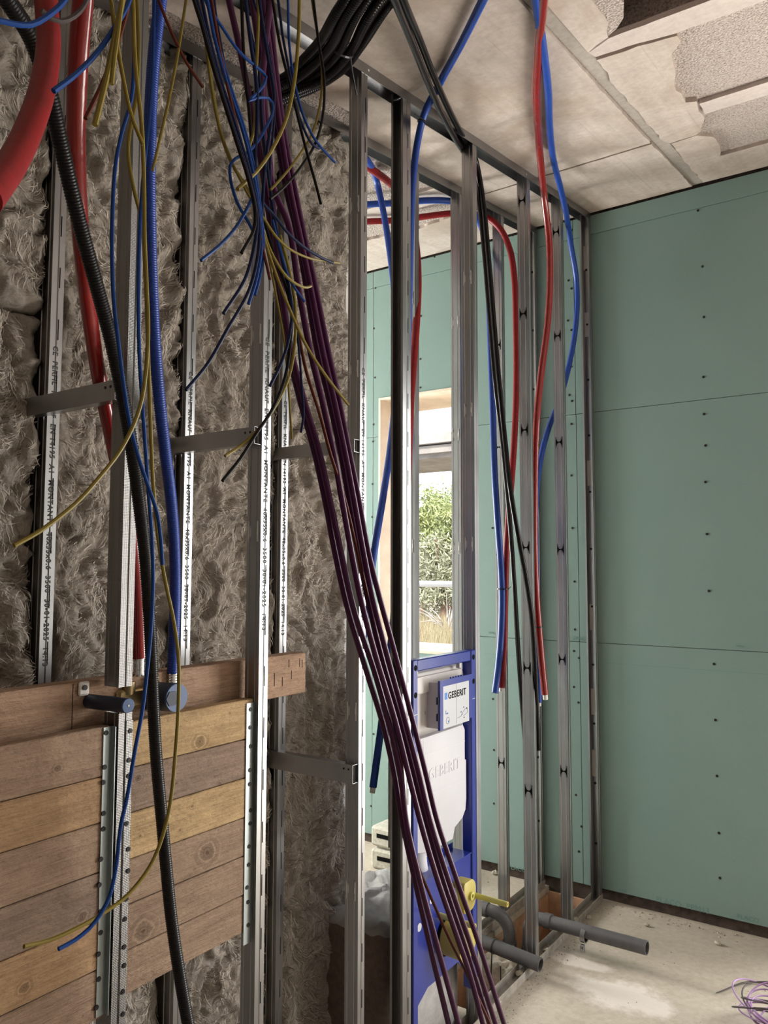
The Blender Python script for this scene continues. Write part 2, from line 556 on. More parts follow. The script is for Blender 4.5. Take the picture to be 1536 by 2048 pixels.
def wood(name, c0, c1, knots=(), cracks=0.0):
    m, nt, b = newmat(name)
    v = coords(nt)
    warp = None
    # grain runs along Y; knots bend it into rings
    g = coords(nt, (30, 1.6, 30))
    hgt = noise(nt, g, 1.6, 5, .6, .8)
    fine = noise(nt, coords(nt, (120, 6, 120)), 2, 4, .6)
    pore = noise(nt, coords(nt, (90, 40, 90)), 1.5, 4, .7)
    c = ramp(nt, hgt, [(.28, c0), (.5, tuple((a + q) / 2 for a, q in zip(c0, c1))), (.72, c1)])
    c = mix(nt, .42, c, ramp(nt, fine, [(.32, tuple(x * .5 for x in c0)), (.62, tuple(min(1, x * 1.12) for x in c1))]))
    blot = noise(nt, coords(nt, (1, 5, 14)), 1.6, 5, .65, .8)
    c = mix(nt, .35, c, ramp(nt, blot, [(.3, tuple(x * .55 for x in c0)), (.7, tuple(min(1, x * 1.15) for x in c1))]))
    c = mix(nt, ramp(nt, pore, [(.60, (0, 0, 0)), (.72, (.6, .6, .6))]), c, tuple(x * .5 for x in c0))
    H = addv(nt, fine, addv(nt, pore, -1.2, 'MULTIPLY'))
    for (ky, kz, r) in knots:
        l = stain(nt, v, -.03, ky, kz, 10, r * 1.15, r)
        l2 = addv(nt, l, addv(nt, noise(nt, coords(nt, (1, .55, 1)), 34, 5, .65, .8), 1.7, 'MULTIPLY'))
        rings = nt.nodes.new('ShaderNodeMath')
        rings.operation = 'SINE'
        nt.links.new(addv(nt, l2, 7.0, 'MULTIPLY'), rings.inputs[0])
        rc = ramp(nt, rings.outputs[0], [(.1, tuple(x * .55 for x in c0)), (.9, c1)])
        mask = ramp(nt, l2, [(1.3, (.75, .75, .75)), (3.4, (0, 0, 0))])
        c = mix(nt, mask, c, rc)
        core = ramp(nt, l2, [(.95, (.9, .9, .9)), (1.55, (0, 0, 0))])
        c = mix(nt, core, c, (.10, .045, .022))
    if cracks:
        ck = node(nt, 'ShaderNodeTexVoronoi', Scale=1.0)
        ck.feature = 'DISTANCE_TO_EDGE'
        nt.links.new(coords(nt, (1, 22, 190)), ck.inputs['Vector'])
        kk = ramp(nt, ck.outputs['Distance'], [(.0, (cracks, cracks, cracks)), (.06, (0, 0, 0))])
        c = mix(nt, kk, c, tuple(x * .35 for x in c0))
    nt.links.new(c, b.inputs['Base Color'])
    b.inputs['Roughness'].default_value = .8
    bump(nt, b, H, .9, .004)
wood('beam_wood', (.36, .22, .14), (.50, .33, .22), cracks=.28)
WOODS = {'a': ((.34, .20, .10), (.50, .32, .175)), 'b': ((.23, .15, .105), (.35, .25, .185)), 'c': ((.40, .255, .115), (.60, .42, .22)), 'd': ((.28, .18, .115), (.41, .285, .195))}
def foliage(name, c0, c1):
    m, nt, b = newmat(name)
    n = noise(nt, coords(nt), 1.3, 4, .7)
    nt.links.new(ramp(nt, n, [(.3, c0), (.68, c1)]), b.inputs['Base Color'])
    b.inputs['Roughness'].default_value = .8
foliage('pine_green', (.19, .225, .09), (.42, .45, .20))
foliage('pine_grey', (.24, .235, .16), (.42, .42, .28))
foliage('dry_grass', (.28, .21, .125), (.27, .24, .14))
foliage('ground_dry', (.22, .17, .105), (.26, .21, .135))

simple('wool_fibre', (.62, .565, .50), 1, spec=.05)
simple('wool_fibre_dark', (.26, .22, .18), 1, spec=.05)

# ================================================================== THE SETTING
XR, XL, YF = 3.0, -3.4, -3.6          # right wall, far-left wall, wall behind the camera
PX0, PX1, PY0, PY1 = -0.268, -0.058, 2.47, 3.60   # pipe trench in the floor
def sbox(mb, x0, x1, y0, y1, lo, hi):
    v = []
    for dz in (lo, hi):
        for x, y in ((x0, y0), (x1, y0), (x1, y1), (x0, y1)):
            v.append((x, y, zc(y) + dz))
    mb.add(v, [(3, 2, 1, 0), (4, 5, 6, 7), (0, 1, 5, 4), (1, 2, 6, 5), (2, 3, 7, 6), (3, 0, 4, 7)])
HX0, HY0, HY1 = 0.575, 1.20, 2.185
mb = MB()
sbox(mb, XL - .15, HX0, YF - .15, 4.05, .014, .34)
sbox(mb, HX0, XR + .2, YF - .15, HY0, .014, .34)
sbox(mb, HX0, XR + .2, HY1, 4.05, .014, .34)
sbox(mb, HX0, XR + .2, HY0, HY1, .12, .34)
ceiling = mb.build('ceiling', 'aggregate', kind='structure', label='sloping raw concrete block ceiling with flaking plaster')
def jag(poly, step=.03, amp=.004):
    out = []
    n = len(poly)
    for i in range(n):
        a, b = np.array(poly[i]), np.array(poly[(i + 1) % n])
        L = np.linalg.norm(b - a)
        k = max(1, int(L / step)) if L < 2.2 else 1
        nv = np.array([-(b - a)[1], (b - a)[0]]) / max(L, 1e-6)
        for j in range(k):
            p = a + (b - a) * j / k
            if j: p = p + nv * rng.normal(0, amp)
            out.append(p)
    return out
def plate(name, poly, mat, lo=0.0, hi=.016, amp=.004):
    P = jag(poly, amp=amp)
    n = len(P)
    v = [(p[0], p[1], zc(p[1]) + lo) for p in P] + [(p[0], p[1], zc(p[1]) + hi) for p in P]
    f = [tuple(range(n))[::-1], tuple(range(n, 2 * n))] + [(i, (i + 1) % n, n + (i + 1) % n, n + i) for i in range(n)]
    return mesh_obj(name, v, f, mat, ceiling)
def cpoly(pts):
    "photo points on the ceiling plane; points at the right edge of the frame run on to the right wall"
    out = []
    for x, y in pts:
        X, Y = 1150 + x / 3.979, y / 3.979
        p = at(X, Y, C=0)
        out.append((XR if x >= 1530 else p.x, p.y))
    return out
plate('plaster_panel', [(-.20, YF), (.466, YF), (.467, 2.0), (.466, 2.952), (-.325, 2.958), (-.325, 2.2), (-.21, 1.95), (-.215, 1.2), (-.20, .4)], 'ceiling_smooth', amp=.0012)
plate('plaster_panel', [(-.33, 2.970), (.468, 2.966), (.474, 3.598), (-.33, 3.598)], 'ceiling_smooth', amp=.0012)
plate('ceiling_strip', [(.468, YF), (.512, YF), (.520, 3.598), (.476, 3.598)], 'ceiling_strip', lo=.006, amp=.002)
# right of the strip
h1 = cpoly([(135, 0), (190, 80), (232, 130), (262, 298)])
plate('plaster_panel', [(.514, YF), (XR, YF), (XR, 1.19), (.72, 1.2), (.64, 1.5)] + h1 + [(.515, 2.135)], 'ceiling_smooth')
plate('joist_face', cpoly([(110, 420), (270, 305), (640, 165), (1000, 32)]) + [(XR, 2.02)] + [(XR, 2.19)] + cpoly([(1250, 105), (960, 205), (830, 258), (500, 345), (165, 455)]), 'ceiling_joist', amp=.001)
plate('plaster_panel', cpoly([(172, 472), (500, 360), (812, 277), (842, 320), (765, 430), (800, 560), (790, 680), (860, 770), (880, 810), (970, 800), (985, 880), (1030, 935), (1000, 1040), (960, 1070), (760, 1135), (700, 1115), (540, 930), (330, 700)]), 'ceiling_smooth', lo=-.003, amp=.0025)
plate('joist_face', cpoly([(990, 822), (1230, 745), (1534, 655), (1534, 765), (1270, 832), (1080, 888), (1035, 905)]), 'ceiling_joist', lo=-.002, amp=.001)
plate('plaster_panel', cpoly([(765, 1142), (960, 1078), (1100, 1088), (1150, 1150), (1155, 1240), (1534, 1142), (1534, 1345), (1020, 1452), (850, 1252)]), 'ceiling_smooth', lo=-.001, amp=.002)
# the room behind the studs
plate('joist_face', [(XL, 2.16), (-.36, 2.16), (-.36, 2.32), (XL, 2.32)], 'ceiling_joist', amp=.001)
plate('joist_face', [(XL, 2.74), (-.36, 2.74), (-.36, 2.90), (XL, 2.90)], 'ceiling_joist', amp=.001)
plate('plaster_panel', [(XL, 3.12), (-1.1, 3.08), (-.7, 3.16), (-.36, 3.10), (-.36, 3.598), (XL, 3.598)], 'ceiling_smooth')
# rough lump of broken block at the edge of the hole
bl = cpoly([(140, 5), (300, -60), (390, 30), (385, 150), (330, 235), (265, 292), (235, 140), (190, 80)])
rings = []
for k, (s, dz) in enumerate(((1.0, .002), (.98, .03), (.9, .07), (.8, .125))):
    c = np.mean(bl, axis=0)
    J = jag(bl, .015, .006)
    random.seed(3)
    rings.append([tuple((c + (np.array(p) - c) * s)) + (zc(p[1]) + dz,) for p in bl for _ in (0,)])
MB().loft(rings).build('broken_block', 'aggregate', ceiling)

# floor with the trench
mb = MB()
mb.box(XL - .1, PX0, YF - .1, WALL_Y + .03, -.5, 0).box(PX1, XR + .1, YF - .1, WALL_Y + .03, -.5, 0).box(PX0, PX1, YF - .1, PY0, -.5, 0)
floor = mb.build('floor', 'screed', kind='structure', label='dusty beige screed floor with a pipe trench')
MB().box(PX0, PX0 + .012, PY0, PY1, -.48, -.025).build('trench_lining', 'clay', floor)
MB().box(PX1 - .012, PX1, PY0, PY1, -.48, -.02).build('trench_lining', 'clay', floor)
MB().box(PX0 + .012, PX1 - .012, PY1 - .012, PY1, -.48, -.012).build('trench_lining', 'clay', floor)
MB().box(PX0 + .012, PX1 - .012, PY0, PY0 + .012, -.48, -.02).build('trench_lining', 'clay', floor)
MB().box(PX0, PX1, PY0, PY1, -.50, -.46).build('trench_bottom', 'clay', floor)
def lump(name, x0, x1, y0, y1, z0, z1, mat, parent=None, amp=.02, sc=30, nx=26, ny=30, **kw):
    xs, ys = np.linspace(x0, x1, nx), np.linspace(y0, y1, ny)
    XX, YY = np.meshgrid(xs, ys, indexing='ij')
    e = np.minimum(np.minimum(XX - x0, x1 - XX) / (x1 - x0), np.minimum(YY - y0, y1 - YY) / (y1 - y0))
    ZZ = z1 + amp * fbm(XX * sc + x0 * 7, YY * sc, 4) - (z1 - z0) * .35 * np.clip(1 - e * 7, 0, 1) ** 2
    v = [(XX[i, j] + .003 * math.sin(37 * YY[i, j]), YY[i, j], ZZ[i, j]) for i in range(nx) for j in range(ny)]
    f = [(i * ny + j, (i + 1) * ny + j, (i + 1) * ny + j + 1, i * ny + j + 1) for i in range(nx - 1) for j in range(ny - 1)]
    n = len(v)
    bd = [i * ny for i in range(nx)] + [(nx - 1) * ny + j for j in range(1, ny)] + [i * ny + ny - 1 for i in range(nx - 2, -1, -1)] + [j for j in range(ny - 2, 0, -1)]
    v += [(v[b][0], v[b][1], z0) for b in bd]
    m = len(bd)
    f += [(bd[k], bd[(k + 1) % m], n + (k + 1) % m, n + k) for k in range(m)]
    f.append(tuple(range(n, n + m)))
    return mesh_obj(name, v, f, mat, parent, smooth='all', **kw)
lump('rubble_bridge', PX0 + .012, PX1 - .012, 2.79, 3.02, -.25, -.022, 'rubble_concrete', floor, .016, 34)

# back wall: masonry with a window, green moisture boards screwed on in three courses
WX0, WX1, WZ0, WZ1 = -1.25, -0.695, 1.055, 2.472
def wall_hole(name, ax, a0, a1, u0, u1, ztop, hole, mat, **kw):
    h0, h1, z0, z1 = hole
    mb = MB()
    mb.prism([(u0, -.1), (h0, -.1), (h0, ztop(h0)), (u0, ztop(u0))], ax, a0, a1)
    mb.prism([(h1, -.1), (u1, -.1), (u1, ztop(u1)), (h1, ztop(h1))], ax, a0, a1)
    if z0 > 0.02:
        mb.prism([(h0, -.1), (h1, -.1), (h1, z0), (h0, z0)], ax, a0, a1)
    mb.prism([(h0, z1), (h1, z1), (h1, ztop(h1)), (h0, ztop(h0))], ax, a0, a1)
    return mb.build(name, mat, kind='structure', **kw)
DX0, DX1, DZ1 = 1.17, 2.70, 2.45          # doorway beyond the right edge of the frame
_mb = MB()
for (a, b, c, d) in ((XL - .15, WX0, -.1, 9), (WX0, WX1, -.1, WZ0), (WX0, WX1, WZ1, 9), (WX1, DX0, -.1, 9), (DX0, DX1, DZ1, 9), (DX1, XR + .15, -.1, 9)):
    _mb.box(a, b, WALL_Y + .018, 4.0, c, min(d, zc(WALL_Y) + .015))
wall_back = _mb.build('wall_back', 'dark_mortar', kind='structure', label='masonry back wall clad in green moisture-resistant plasterboard')
# window reveal lining
win = MB()
win.box(WX0, WX0 + .012, WALL_Y - .004, 4.0, WZ0, WZ1).box(WX1 - .012, WX1, WALL_Y - .004, 4.0, WZ0, WZ1)
win.box(WX0 + .012, WX1 - .012, WALL_Y - .004, 4.0, WZ1 - .012, WZ1).box(WX0 + .012, WX1 - .012, WALL_Y - .004, 4.02, WZ0, WZ0 + .014)
win.build('window_1', 'reveal', kind='structure', label='unglazed window opening with pale rendered reveal in the green wall')
def cut(r, h):
    x0, x1, z0, z1 = r
    a0, a1, b0, b1 = h
    if a0 >= x1 or a1 <= x0 or b0 >= z1 or b1 <= z0:
        return [r]
    out = []
    if a0 > x0: out.append((x0, a0, z0, z1))
    if a1 < x1: out.append((a1, x1, z0, z1))
    c0, c1 = max(x0, a0), min(x1, a1)
    if b0 > z0: out.append((c0, c1, z0, b0))
    if b1 < z1: out.append((c0, c1, b1, z1))
    return out
cols = [(XL, -1.292), (-1.289, -.092), (-.089, 1.108), (1.111, 2.308), (2.311, XR)]
rows = [(.052, 1.160), (1.1625, 2.250), (2.2525, 3.122), (3.124, 3.216)]
for ci, (x0, x1) in enumerate(cols):
    for ri, (z0, z1) in enumerate(rows):
        mb = MB()
        d = (.0, .001, .0005, -.004)[ri]
        pcs = [q for r in cut((x0, x1, z0, z1), (WX0, WX1, WZ0, WZ1)) for q in cut(r, (DX0, DX1, -1, DZ1))]
        if not pcs:
            continue
        for (a0, a1, b0, b1) in pcs:
            mb.box(a0, a1, WALL_Y + d, WALL_Y + .018, b0, b1)
        mb.build('plasterboard', 'green_board', wall_back)
scr = None
def screw(x, z, y=WALL_Y - .0015):
    global scr
    if scr is None:
        scr = MB().cyl((x, y, z), (x, y + .003, z), .0058, .0058, 8).build('screw_head', 'screw_black', wall_back)
        screw.off = .0058
    else:
        share(scr, (x, y + .0015, z - screw.off), wall_back)
sc_px = [(1396, 421), (1405, 533), (1408, 634), (1407, 754), (1408, 828), (1411, 891), (1411, 964), (1414, 1068), (1418, 1182), (1428, 1328), (1431, 1440), (1434, 1552), (1438, 1666), (1440, 1756),
         (1144, 461), (1137, 561), (1143, 577), (1136, 641), (1143, 660), (1143, 733), (1139, 790), (1144, 802), (1143, 848), (1143, 951), (1145, 1056), (1149, 1163), (1150, 1259), (1148, 1302), (1158, 1316), (1148, 1374), (1157, 1405), (1152, 1590), (1158, 1703), (1163, 1653),
         (751, 576), (748, 657), (750, 755), (747, 849), (746, 883), (745, 968), (744, 1034), (746, 1236), (748, 1293), (747, 1468), (742, 1612),
         (842, 632), (841, 718), (841, 775), (985, 1056), (986, 1398), (988, 1500), (988, 1607), (870, 514), (1027, 471)]
for x, y in sc_px:
    p = at(x, y, Y=WALL_Y)
    screw(p.x, p.z, WALL_Y - (.0055 if p.z > 3.124 else .0015))
for xx in (1.09, 2.80):
    for k in range(12):
        screw(xx + rng.normal(0, .006), .2 + .26 * k)
def stamp(x, y, body, size):
    p = at(x, y, Y=WALL_Y)
    text_mesh(body, size, (p.x, WALL_Y - .0003, p.z), (1, 0, 0), (0, 0, 1), 'stamp', wall_back, 'printed_stamp', depth=.0002)
stamp(1312, 1803, 'PLACO  PPM13', .034)
stamp(1016, 1737, 'PLACO  PPM', .03)
stamp(1238, 1784, 'PPM', .02)
stamp(1474, 1836, 'PLACO', .026)
stamp(1146, 1280, 'EPAC', .026)
stamp(1472, 1294, 'PPM13', .012)
stamp(977, 1268, 'PPM', .018)
# chalk / pencil lines on the boards
for a, b in (((1214, 1326), (1536, 1345)), ((966, 1307), (1034, 1314))):
    p, q = at(*a, Y=WALL_Y), at(*b, Y=WALL_Y)
    MB().box(p.x, q.x, WALL_Y - .0002, WALL_Y + .001, p.z - .0008, p.z + .0008).build('pencil_line', 'stamp', wall_back)

# the other walls
MB().prism([(YF, 0), (3.62, 0), (3.62, zc(3.62) + .012), (YF, zc(YF) + .012)], 0, XR, XR + .15).build('wall_right', 'grey_wall', kind='structure')
MB().box(XL - .15, XR, YF - .2, YF, -.1, zc(YF) + .01).build('wall_front', 'render_wall', kind='structure')
MB().prism([(YF, 0), (2.085, 0), (2.085, zc(2.085) + .012), (YF, zc(YF) + .012)], 0, -.50, -.405).build('wall_left', 'render_wall', kind='structure')
MB().box(XL, -.335, 2.09, 2.15, 0, zc(2.09)).build('wall_middle', 'white_wall', kind='structure')
wall_hole('wall_far', 0, XL - .15, XL, 2.03, 3.60, lambda u: zc(u) + .012, (2.4, 3.4, .95, 2.25), 'white_wall')  # opening added to let in the fill light of the room behind

# ------------------------------------------------------------------ outdoors seen through the window
MB().box(-60, 40, 4.3, 90, -.6, -.45).build('ground', 'ground_dry', kind='structure')
def tufts(n, center, rad, mat, name, parent, size=.10, clumps=90):
    C = []
    for _ in range(clumps):
        d = rng.normal(size=3)
        d /= np.linalg.norm(d)
        r = rng.random() ** .4
        C.append(np.array(center) + d * np.array(rad) * r)
    V, F = [], []
    for k in range(n):
        c = C[rng.integers(len(C))] + rng.normal(size=3) * np.array([.28, .28, .22]) * (rad[0] / 1.8)
        a, b = rng.normal(size=3), rng.normal(size=3)
        a /= np.linalg.norm(a)
        b -= a * (a @ b)
        b /= np.linalg.norm(b)
        s = size * (.5 + rng.random())
        i = len(V)
        V += [c - a * s, c + b * s * .22, c + a * s, c - b * s * .22]
        F.append((i, i + 1, i + 2, i + 3))
    return mesh_obj(name, V, F, mat, parent, kind='stuff')
def tree(px, dY, top_py, r, label, mat, n=5000, low=.25):
    b = at(px, 1139, Y=dY)
    d = (b - CAM).length
    h = at(px, top_py, Y=dY).z + .45
    base = Vector((b.x, b.y, -.45))
    t = empty('pine_tree', base, label, 'tree', 'trees beyond the window')
    tr = spline([base, base + Vector((.2, 0, h * .3)), base + Vector((-.1, .1, h * .6)), base + Vector((.1, 0, h * .85))], 6)
    trunk = MB().tube(tr, np.linspace(.16, .05, len(tr)), 8).build('trunk', 'bark', t, True)
    for k in range(6):
        s = tr[3 + 2 * k % 12]
        a = rng.random() * 6.28
        e = s + np.array([math.cos(a) * r * .7, math.sin(a) * r * .7, .5 + rng.random() * .7])
        MB().tube(spline([s, (s + e) / 2 + np.array([0, 0, -.15]), e], 5), np.linspace(.06, .02, 11), 6).build('branch', 'bark', t, True)
    tufts(n, (base.x, base.y, -.45 + h * (.5 + low / 2)), (r, r, h * (.5 - low / 2)), mat, 'foliage', t)
    return t
tree(905, 25, 945, 1.5, 'tallest pale green pine behind the window railing', 'pine_green', 16000)
tree(842, 27, 1020, 1.4, 'lower yellow-green pine at the left of the window view', 'pine_green', 12000)
tree(882, 24, 1062, 1.2, 'greyish bushy pine low in the middle of the window view', 'pine_grey', 9000, .1)
tree(745, 27, 1000, 1.6, 'pine hidden mostly behind the left edge of the window', 'pine_green', 9000)
tree(985, 29, 950, 1.8, 'pine behind the right edge of the window', 'pine_grey', 9000)
# dry grass and scrub
V, F = [], []
for k in range(9000):
    dy = 8 + 18 * rng.random()
    px = 700 + 330 * rng.random()
    b = at(px, 1139, Y=dy)
    h = .25 + .35 * rng.random()
    w = .012 + .01 * rng.random()
    l = rng.normal(0, .12, 2)
    i = len(V)
    V += [(b.x - w, b.y, -.45), (b.x + w, b.y, -.45), (b.x + l[0], b.y + l[1], -.45 + h)]
    F.append((i, i + 1, i + 2))
mesh_obj('dry_grass', V, F, 'dry_grass', label='tall dry golden grass outside the window', cat='grass', kind='stuff')
bp = at(895, 1139, Y=20)
bush = empty('dry_shrub', (bp.x, bp.y, -.45), 'leafless pale shrub in the dry grass outside the window', 'shrub')
for k in range(26):
    a = rng.random() * 6.28
    rr = .5 + .9 * rng.random()
    e = Vector((bp.x + math.cos(a) * rr, bp.y + math.sin(a) * rr, -.45 + .4 + .9 * rng.random()))
    MB().tube(spline([(bp.x, bp.y, -.45), ((bp.x + e.x) / 2, (bp.y + e.y) / 2, e.z * .35), e], 4), np.linspace(.022, .006, 9), 5).build('twig', 'twig', bush)
# pergola beams and railing on the terrace
def xbeam(y, z0, z1, t, name, mat, **kw):
    return MB().box(-4.6, .6, y, y + t, z0, z1).build(name, mat, **kw)
pz = lambda py, y: at(875, py, Y=y).z
t = empty('terrace_canopy', (-2, 6.5, -.45), 'concrete canopy edge with ledges seen high in the window', 'canopy')
MB().box(-5.4, .2, 6.5, 6.7, pz(885, 6.5), pz(866, 6.5)).build('fascia', 'pergola', t)
MB().box(-5.4, .2, 6.55, 7.1, pz(903, 6.5), pz(888, 6.5)).build('ledge', 'pergola', t)
MB().box(-5.4, .2, 6.62, 7.6, pz(915, 6.6), pz(905, 6.6)).build('ledge', 'pergola', t)
for xx in (-5.3, .05):
    MB().box(xx, xx + .15, 6.7, 6.85, -.45, pz(915, 6.6)).build('canopy_post', 'pergola', t)
rz = pz(1168, 5.6)
t = empty('terrace_railing', (-2, 5.6, -.45), 'white tubular railing outside the window', 'railing')
MB().cyl((-5.0, 5.6, rz), (.2, 5.6, rz), .026, n=14).build('handrail', 'rail_white', t, True)
for xx in (-4.95, .15):
    MB().cyl((xx, 5.6, -.45), (xx, 5.6, rz), .02, n=10).build('railing_post', 'rail_white', t, True)

# ================================================================== STEEL FRAMING
R2 = -0.280            # front face of the second stud row
def cprofile(x0, ya, yb, t=.0013):
    "C section: web at ya, flanges to yb (yb<ya flips it). Outer line then inner line."
    s = 1 if yb > ya else -1
    L = abs(yb - ya)
    P = [(x0 - .0075, yb), (x0, yb), (x0, ya + s * L * .56), (x0 - .0013, ya + s * L * .50), (x0, ya + s * L * .44), (x0, ya),
         (x0 - .009, ya), (x0 - .0105, ya + s * .0016), (x0 - .0125, ya + s * .0016), (x0 - .014, ya),
         (x0 - .031, ya), (x0 - .0325, ya + s * .0016), (x0 - .0345, ya + s * .0016), (x0 - .036, ya),
         (x0 - .0435, ya), (x0 - .0435, yb), (x0 - .036, yb)]
    P = np.array(P)
    T = np.gradient(P, axis=0)
    out = []
    cx, cy = x0 - .022, ya + s * L * .55
    for i, p in enumerate(P):
        a = P[max(i - 1, 0)]
        b = P[min(i + 1, len(P) - 1)]
        d1 = (p - a) / max(np.linalg.norm(p - a), 1e-9)
        d2 = (b - p) / max(np.linalg.norm(b - p), 1e-9)
        n1, n2 = np.array([-d1[1], d1[0]]), np.array([-d2[1], d2[0]])
        if i == 0: n1 = n2
        if i == len(P) - 1: n2 = n1
        n = n1 + n2
        n /= max(n @ n, 1e-9) / 2
        if np.linalg.norm(n) > 1.6: n = n / np.linalg.norm(n) * 1.41
        out.append((p, n))
    # choose side that points inward at the web
    k = 10
    sgn = 1 if (np.array([cx, cy]) - out[k][0]) @ out[k][1] > 0 else -1
    inner = [p + sgn * n * t for p, n in out]
    return [tuple(p) for p, _ in out] + [tuple(p) for p in inner[::-1]]
def profile_mesh(mb, poly, z0, z1):
    "extrude; z1 may be a function of y"
    n = len(poly)
    zt = z1 if callable(z1) else (lambda y: z1)
    v = [(x, y, z0) for x, y in poly] + [(x, y, zt(y)) for x, y in poly]
    f = [(i, (i + 1) % n, n + (i + 1) % n, n + i) for i in range(n)]
    h = n // 2
    for i in range(h - 1):
        f.append((i, i + 1, n - 2 - i, n - 1 - i))
        f.append((n + i, n + i + 1, 2 * n - 2 - i, 2 * n - 1 - i))
    mb.add(v, f)
_tab = {}
def tab(stud, x0, y, z, mat='zinc_tab'):
    "H-shaped service knockout: two slits and a bowed bridge, bent a little out of the web"
    key = mat
    if key not in _tab:
        mb = MB()
        pl = lambda pts: mb.prism(pts, 1, 0, .0012)
        fin = -.0045 if mat == 'zinc_tab' else 0  # pale fins shaped to imitate light showing through the holes
        mb.box(-.0150, -.0132, fin, .0012, -.024, .024).box(.0132, .0150, fin, .0012, -.024, .024)
        up = [(-.0128 + .0256 * i / 10, .0022 + .013 * abs(i / 5 - 1) ** 2.6) for i in range(11)]
        mb.prism(up + [(x, -z) for x, z in up[::-1]], 1, 0, .0012)
        o = mb.build('knockout', mat, stud)
        _tab[key] = (o, o.location.z + wloc(stud).z)
        o.location = Vector((x0 - .0218, y - .001, z - .024)) - wloc(stud)
        return o
    return share(_tab[key][0], (x0 - .0218, y - .001, z - .024), stud)
_slot = [None]
def slot(stud, x0, y, z, h=.046):
    if _slot[0] is None:
        _slot[0] = MB().box(-.0005, .0004, -.0009, .0009, 0, h).build('slot', 'slit', stud)
        _slot[0].location = Vector((x0 + .0003, y, z)) - wloc(stud)
        return
    share(_slot[0], (x0 + .0003, y, z), stud)
PRINT = 'CE  PERFIL  KNAUF  EN 14195  A1  MONTANTE  48x35x0.6  3500  30-01-2025  14:13'
def stud(yr, x0, label, z0=.003, z1=None, flip=False, mat='zinc', tabs=(), tabmat='zinc_tab', text=None, slots=None, w=.0295, group=None, name='steel_stud'):
    mb = MB()
    ya, yb = (yr - w, yr) if not flip else (yr, yr - w)
    profile_mesh(mb, cprofile(x0, ya, yb), z0, z1 if z1 is not None else (lambda y: zc(y) - .004))
    o = mb.build(name, mat, label=label, cat='stud', group=group)
    for z in tabs:
        tab(o, x0, yr - w, z, tabmat)
    if slots:
        a, b, off = slots
        z = a
        while z < b:
            slot(o, x0, yr - w * .36, z)
            z += .1165
    if text:
        text_mesh(PRINT, .0165, (x0 + .0004, yr - w * .70, text), (0, 0, -1), (0, 1, 0), 'ink', o, depth=.0002, spacing=1.15, bold=.0005)
    return o
ZT = [2.997, 2.527, 2.055, 1.588, 1.120, .653]
FR = 'studs of the near steel row'
BR = 'studs of the far steel row'
S1a = stud(.982, 0, 'dark near stud crossed by the black hose, cut off above the blue valve caps', z0=1.277, mat='zinc_knurled', w=.030, group=FR)
S1b = stud(.984, 0, 'lower length of knurled near stud between the two fields of timber planks', z1=1.228, mat='zinc_knurled', w=.030, group=FR)
S2 = stud(1.361, 0, 'near stud at the right edge of the timber planks, printed white flange', tabs=ZT[1:4], text=2.050, slots=(.30, 2.75, 0), group=FR)
S3 = stud(1.748, 0, 'near stud in front of the right end of the insulation', tabs=ZT[1:], text=2.06, slots=(.12, 2.85, 0), group=FR)
S4 = stud(1.978, 0, 'open-sided dark near stud beside the left post of the blue cistern frame', flip=True, w=.044, slots=(.12, 2.9, 0), group=FR)
S5 = stud(2.418, 0, 'near stud beside the right post of the blue cistern frame', tabs=ZT[1:5], w=.031, group=FR)
S6 = stud(2.885, 0, 'broad bright near stud between the hanging black cables and the red pipe', tabs=ZT[:], tabmat='slit', w=.031, group=FR)
S7 = stud(3.245, 0, 'near stud one short of the green wall, standing by the grey elbow', tabs=ZT[:], tabmat='slit', w=.031, group=FR)
S8 = stud(3.602, 0, 'end channel of the near row screwed to the green wall', flip=True, w=.030, group=FR)
for z in np.arange(.25, 3.1, .27):
    MB().cyl((-.024, 3.597, z), (-.024, 3.600, z), .0055, n=8).build('screw_head', 'screw_black', S8)
for z in (.55, .83, 1.22, 1.9, 2.62, 2.95):
    MB().box(-.036, -.014, 3.5985, 3.6005, z, z + .12).build('plaster_dab', 'white_pex', S8)
B1 = stud(.992, R2, 'far stud left of the dark red hose, printed flange against the wool', text=1.985, slots=(1.3, 2.6, 0), group=BR)
B2 = stud(1.375, R2, 'far stud behind the blue corrugated hose, printed flange', text=2.01, slots=(1.3, 2.7, 0), group=BR)
B3 = stud(1.741, R2, 'far stud just right of the printed near stud, between wool batts', text=2.0, slots=(.3, 2.8, 0), group=BR)
B4 = stud(2.477, R2, 'far stud seen through the gap left of the window view', tabs=ZT[1:4], group=BR)
B5 = stud(2.829, R2, 'far stud standing in front of the right side of the window', tabs=ZT[1:4], group=BR)
B6 = stud(3.224, R2, 'far stud behind the hanging blue pipe end near the green wall', tabs=ZT[1:], tabmat='slit', group=BR)
B7 = stud(3.602, R2, 'end channel of the far row screwed to the green wall', flip=True, w=.030, group=BR)
for z in np.arange(.3, 3.1, .3):
    MB().cyl((R2 - .024, 3.597, z), (R2 - .024, 3.600, z), .0055, n=8).build('screw_head', 'screw_black', B7)

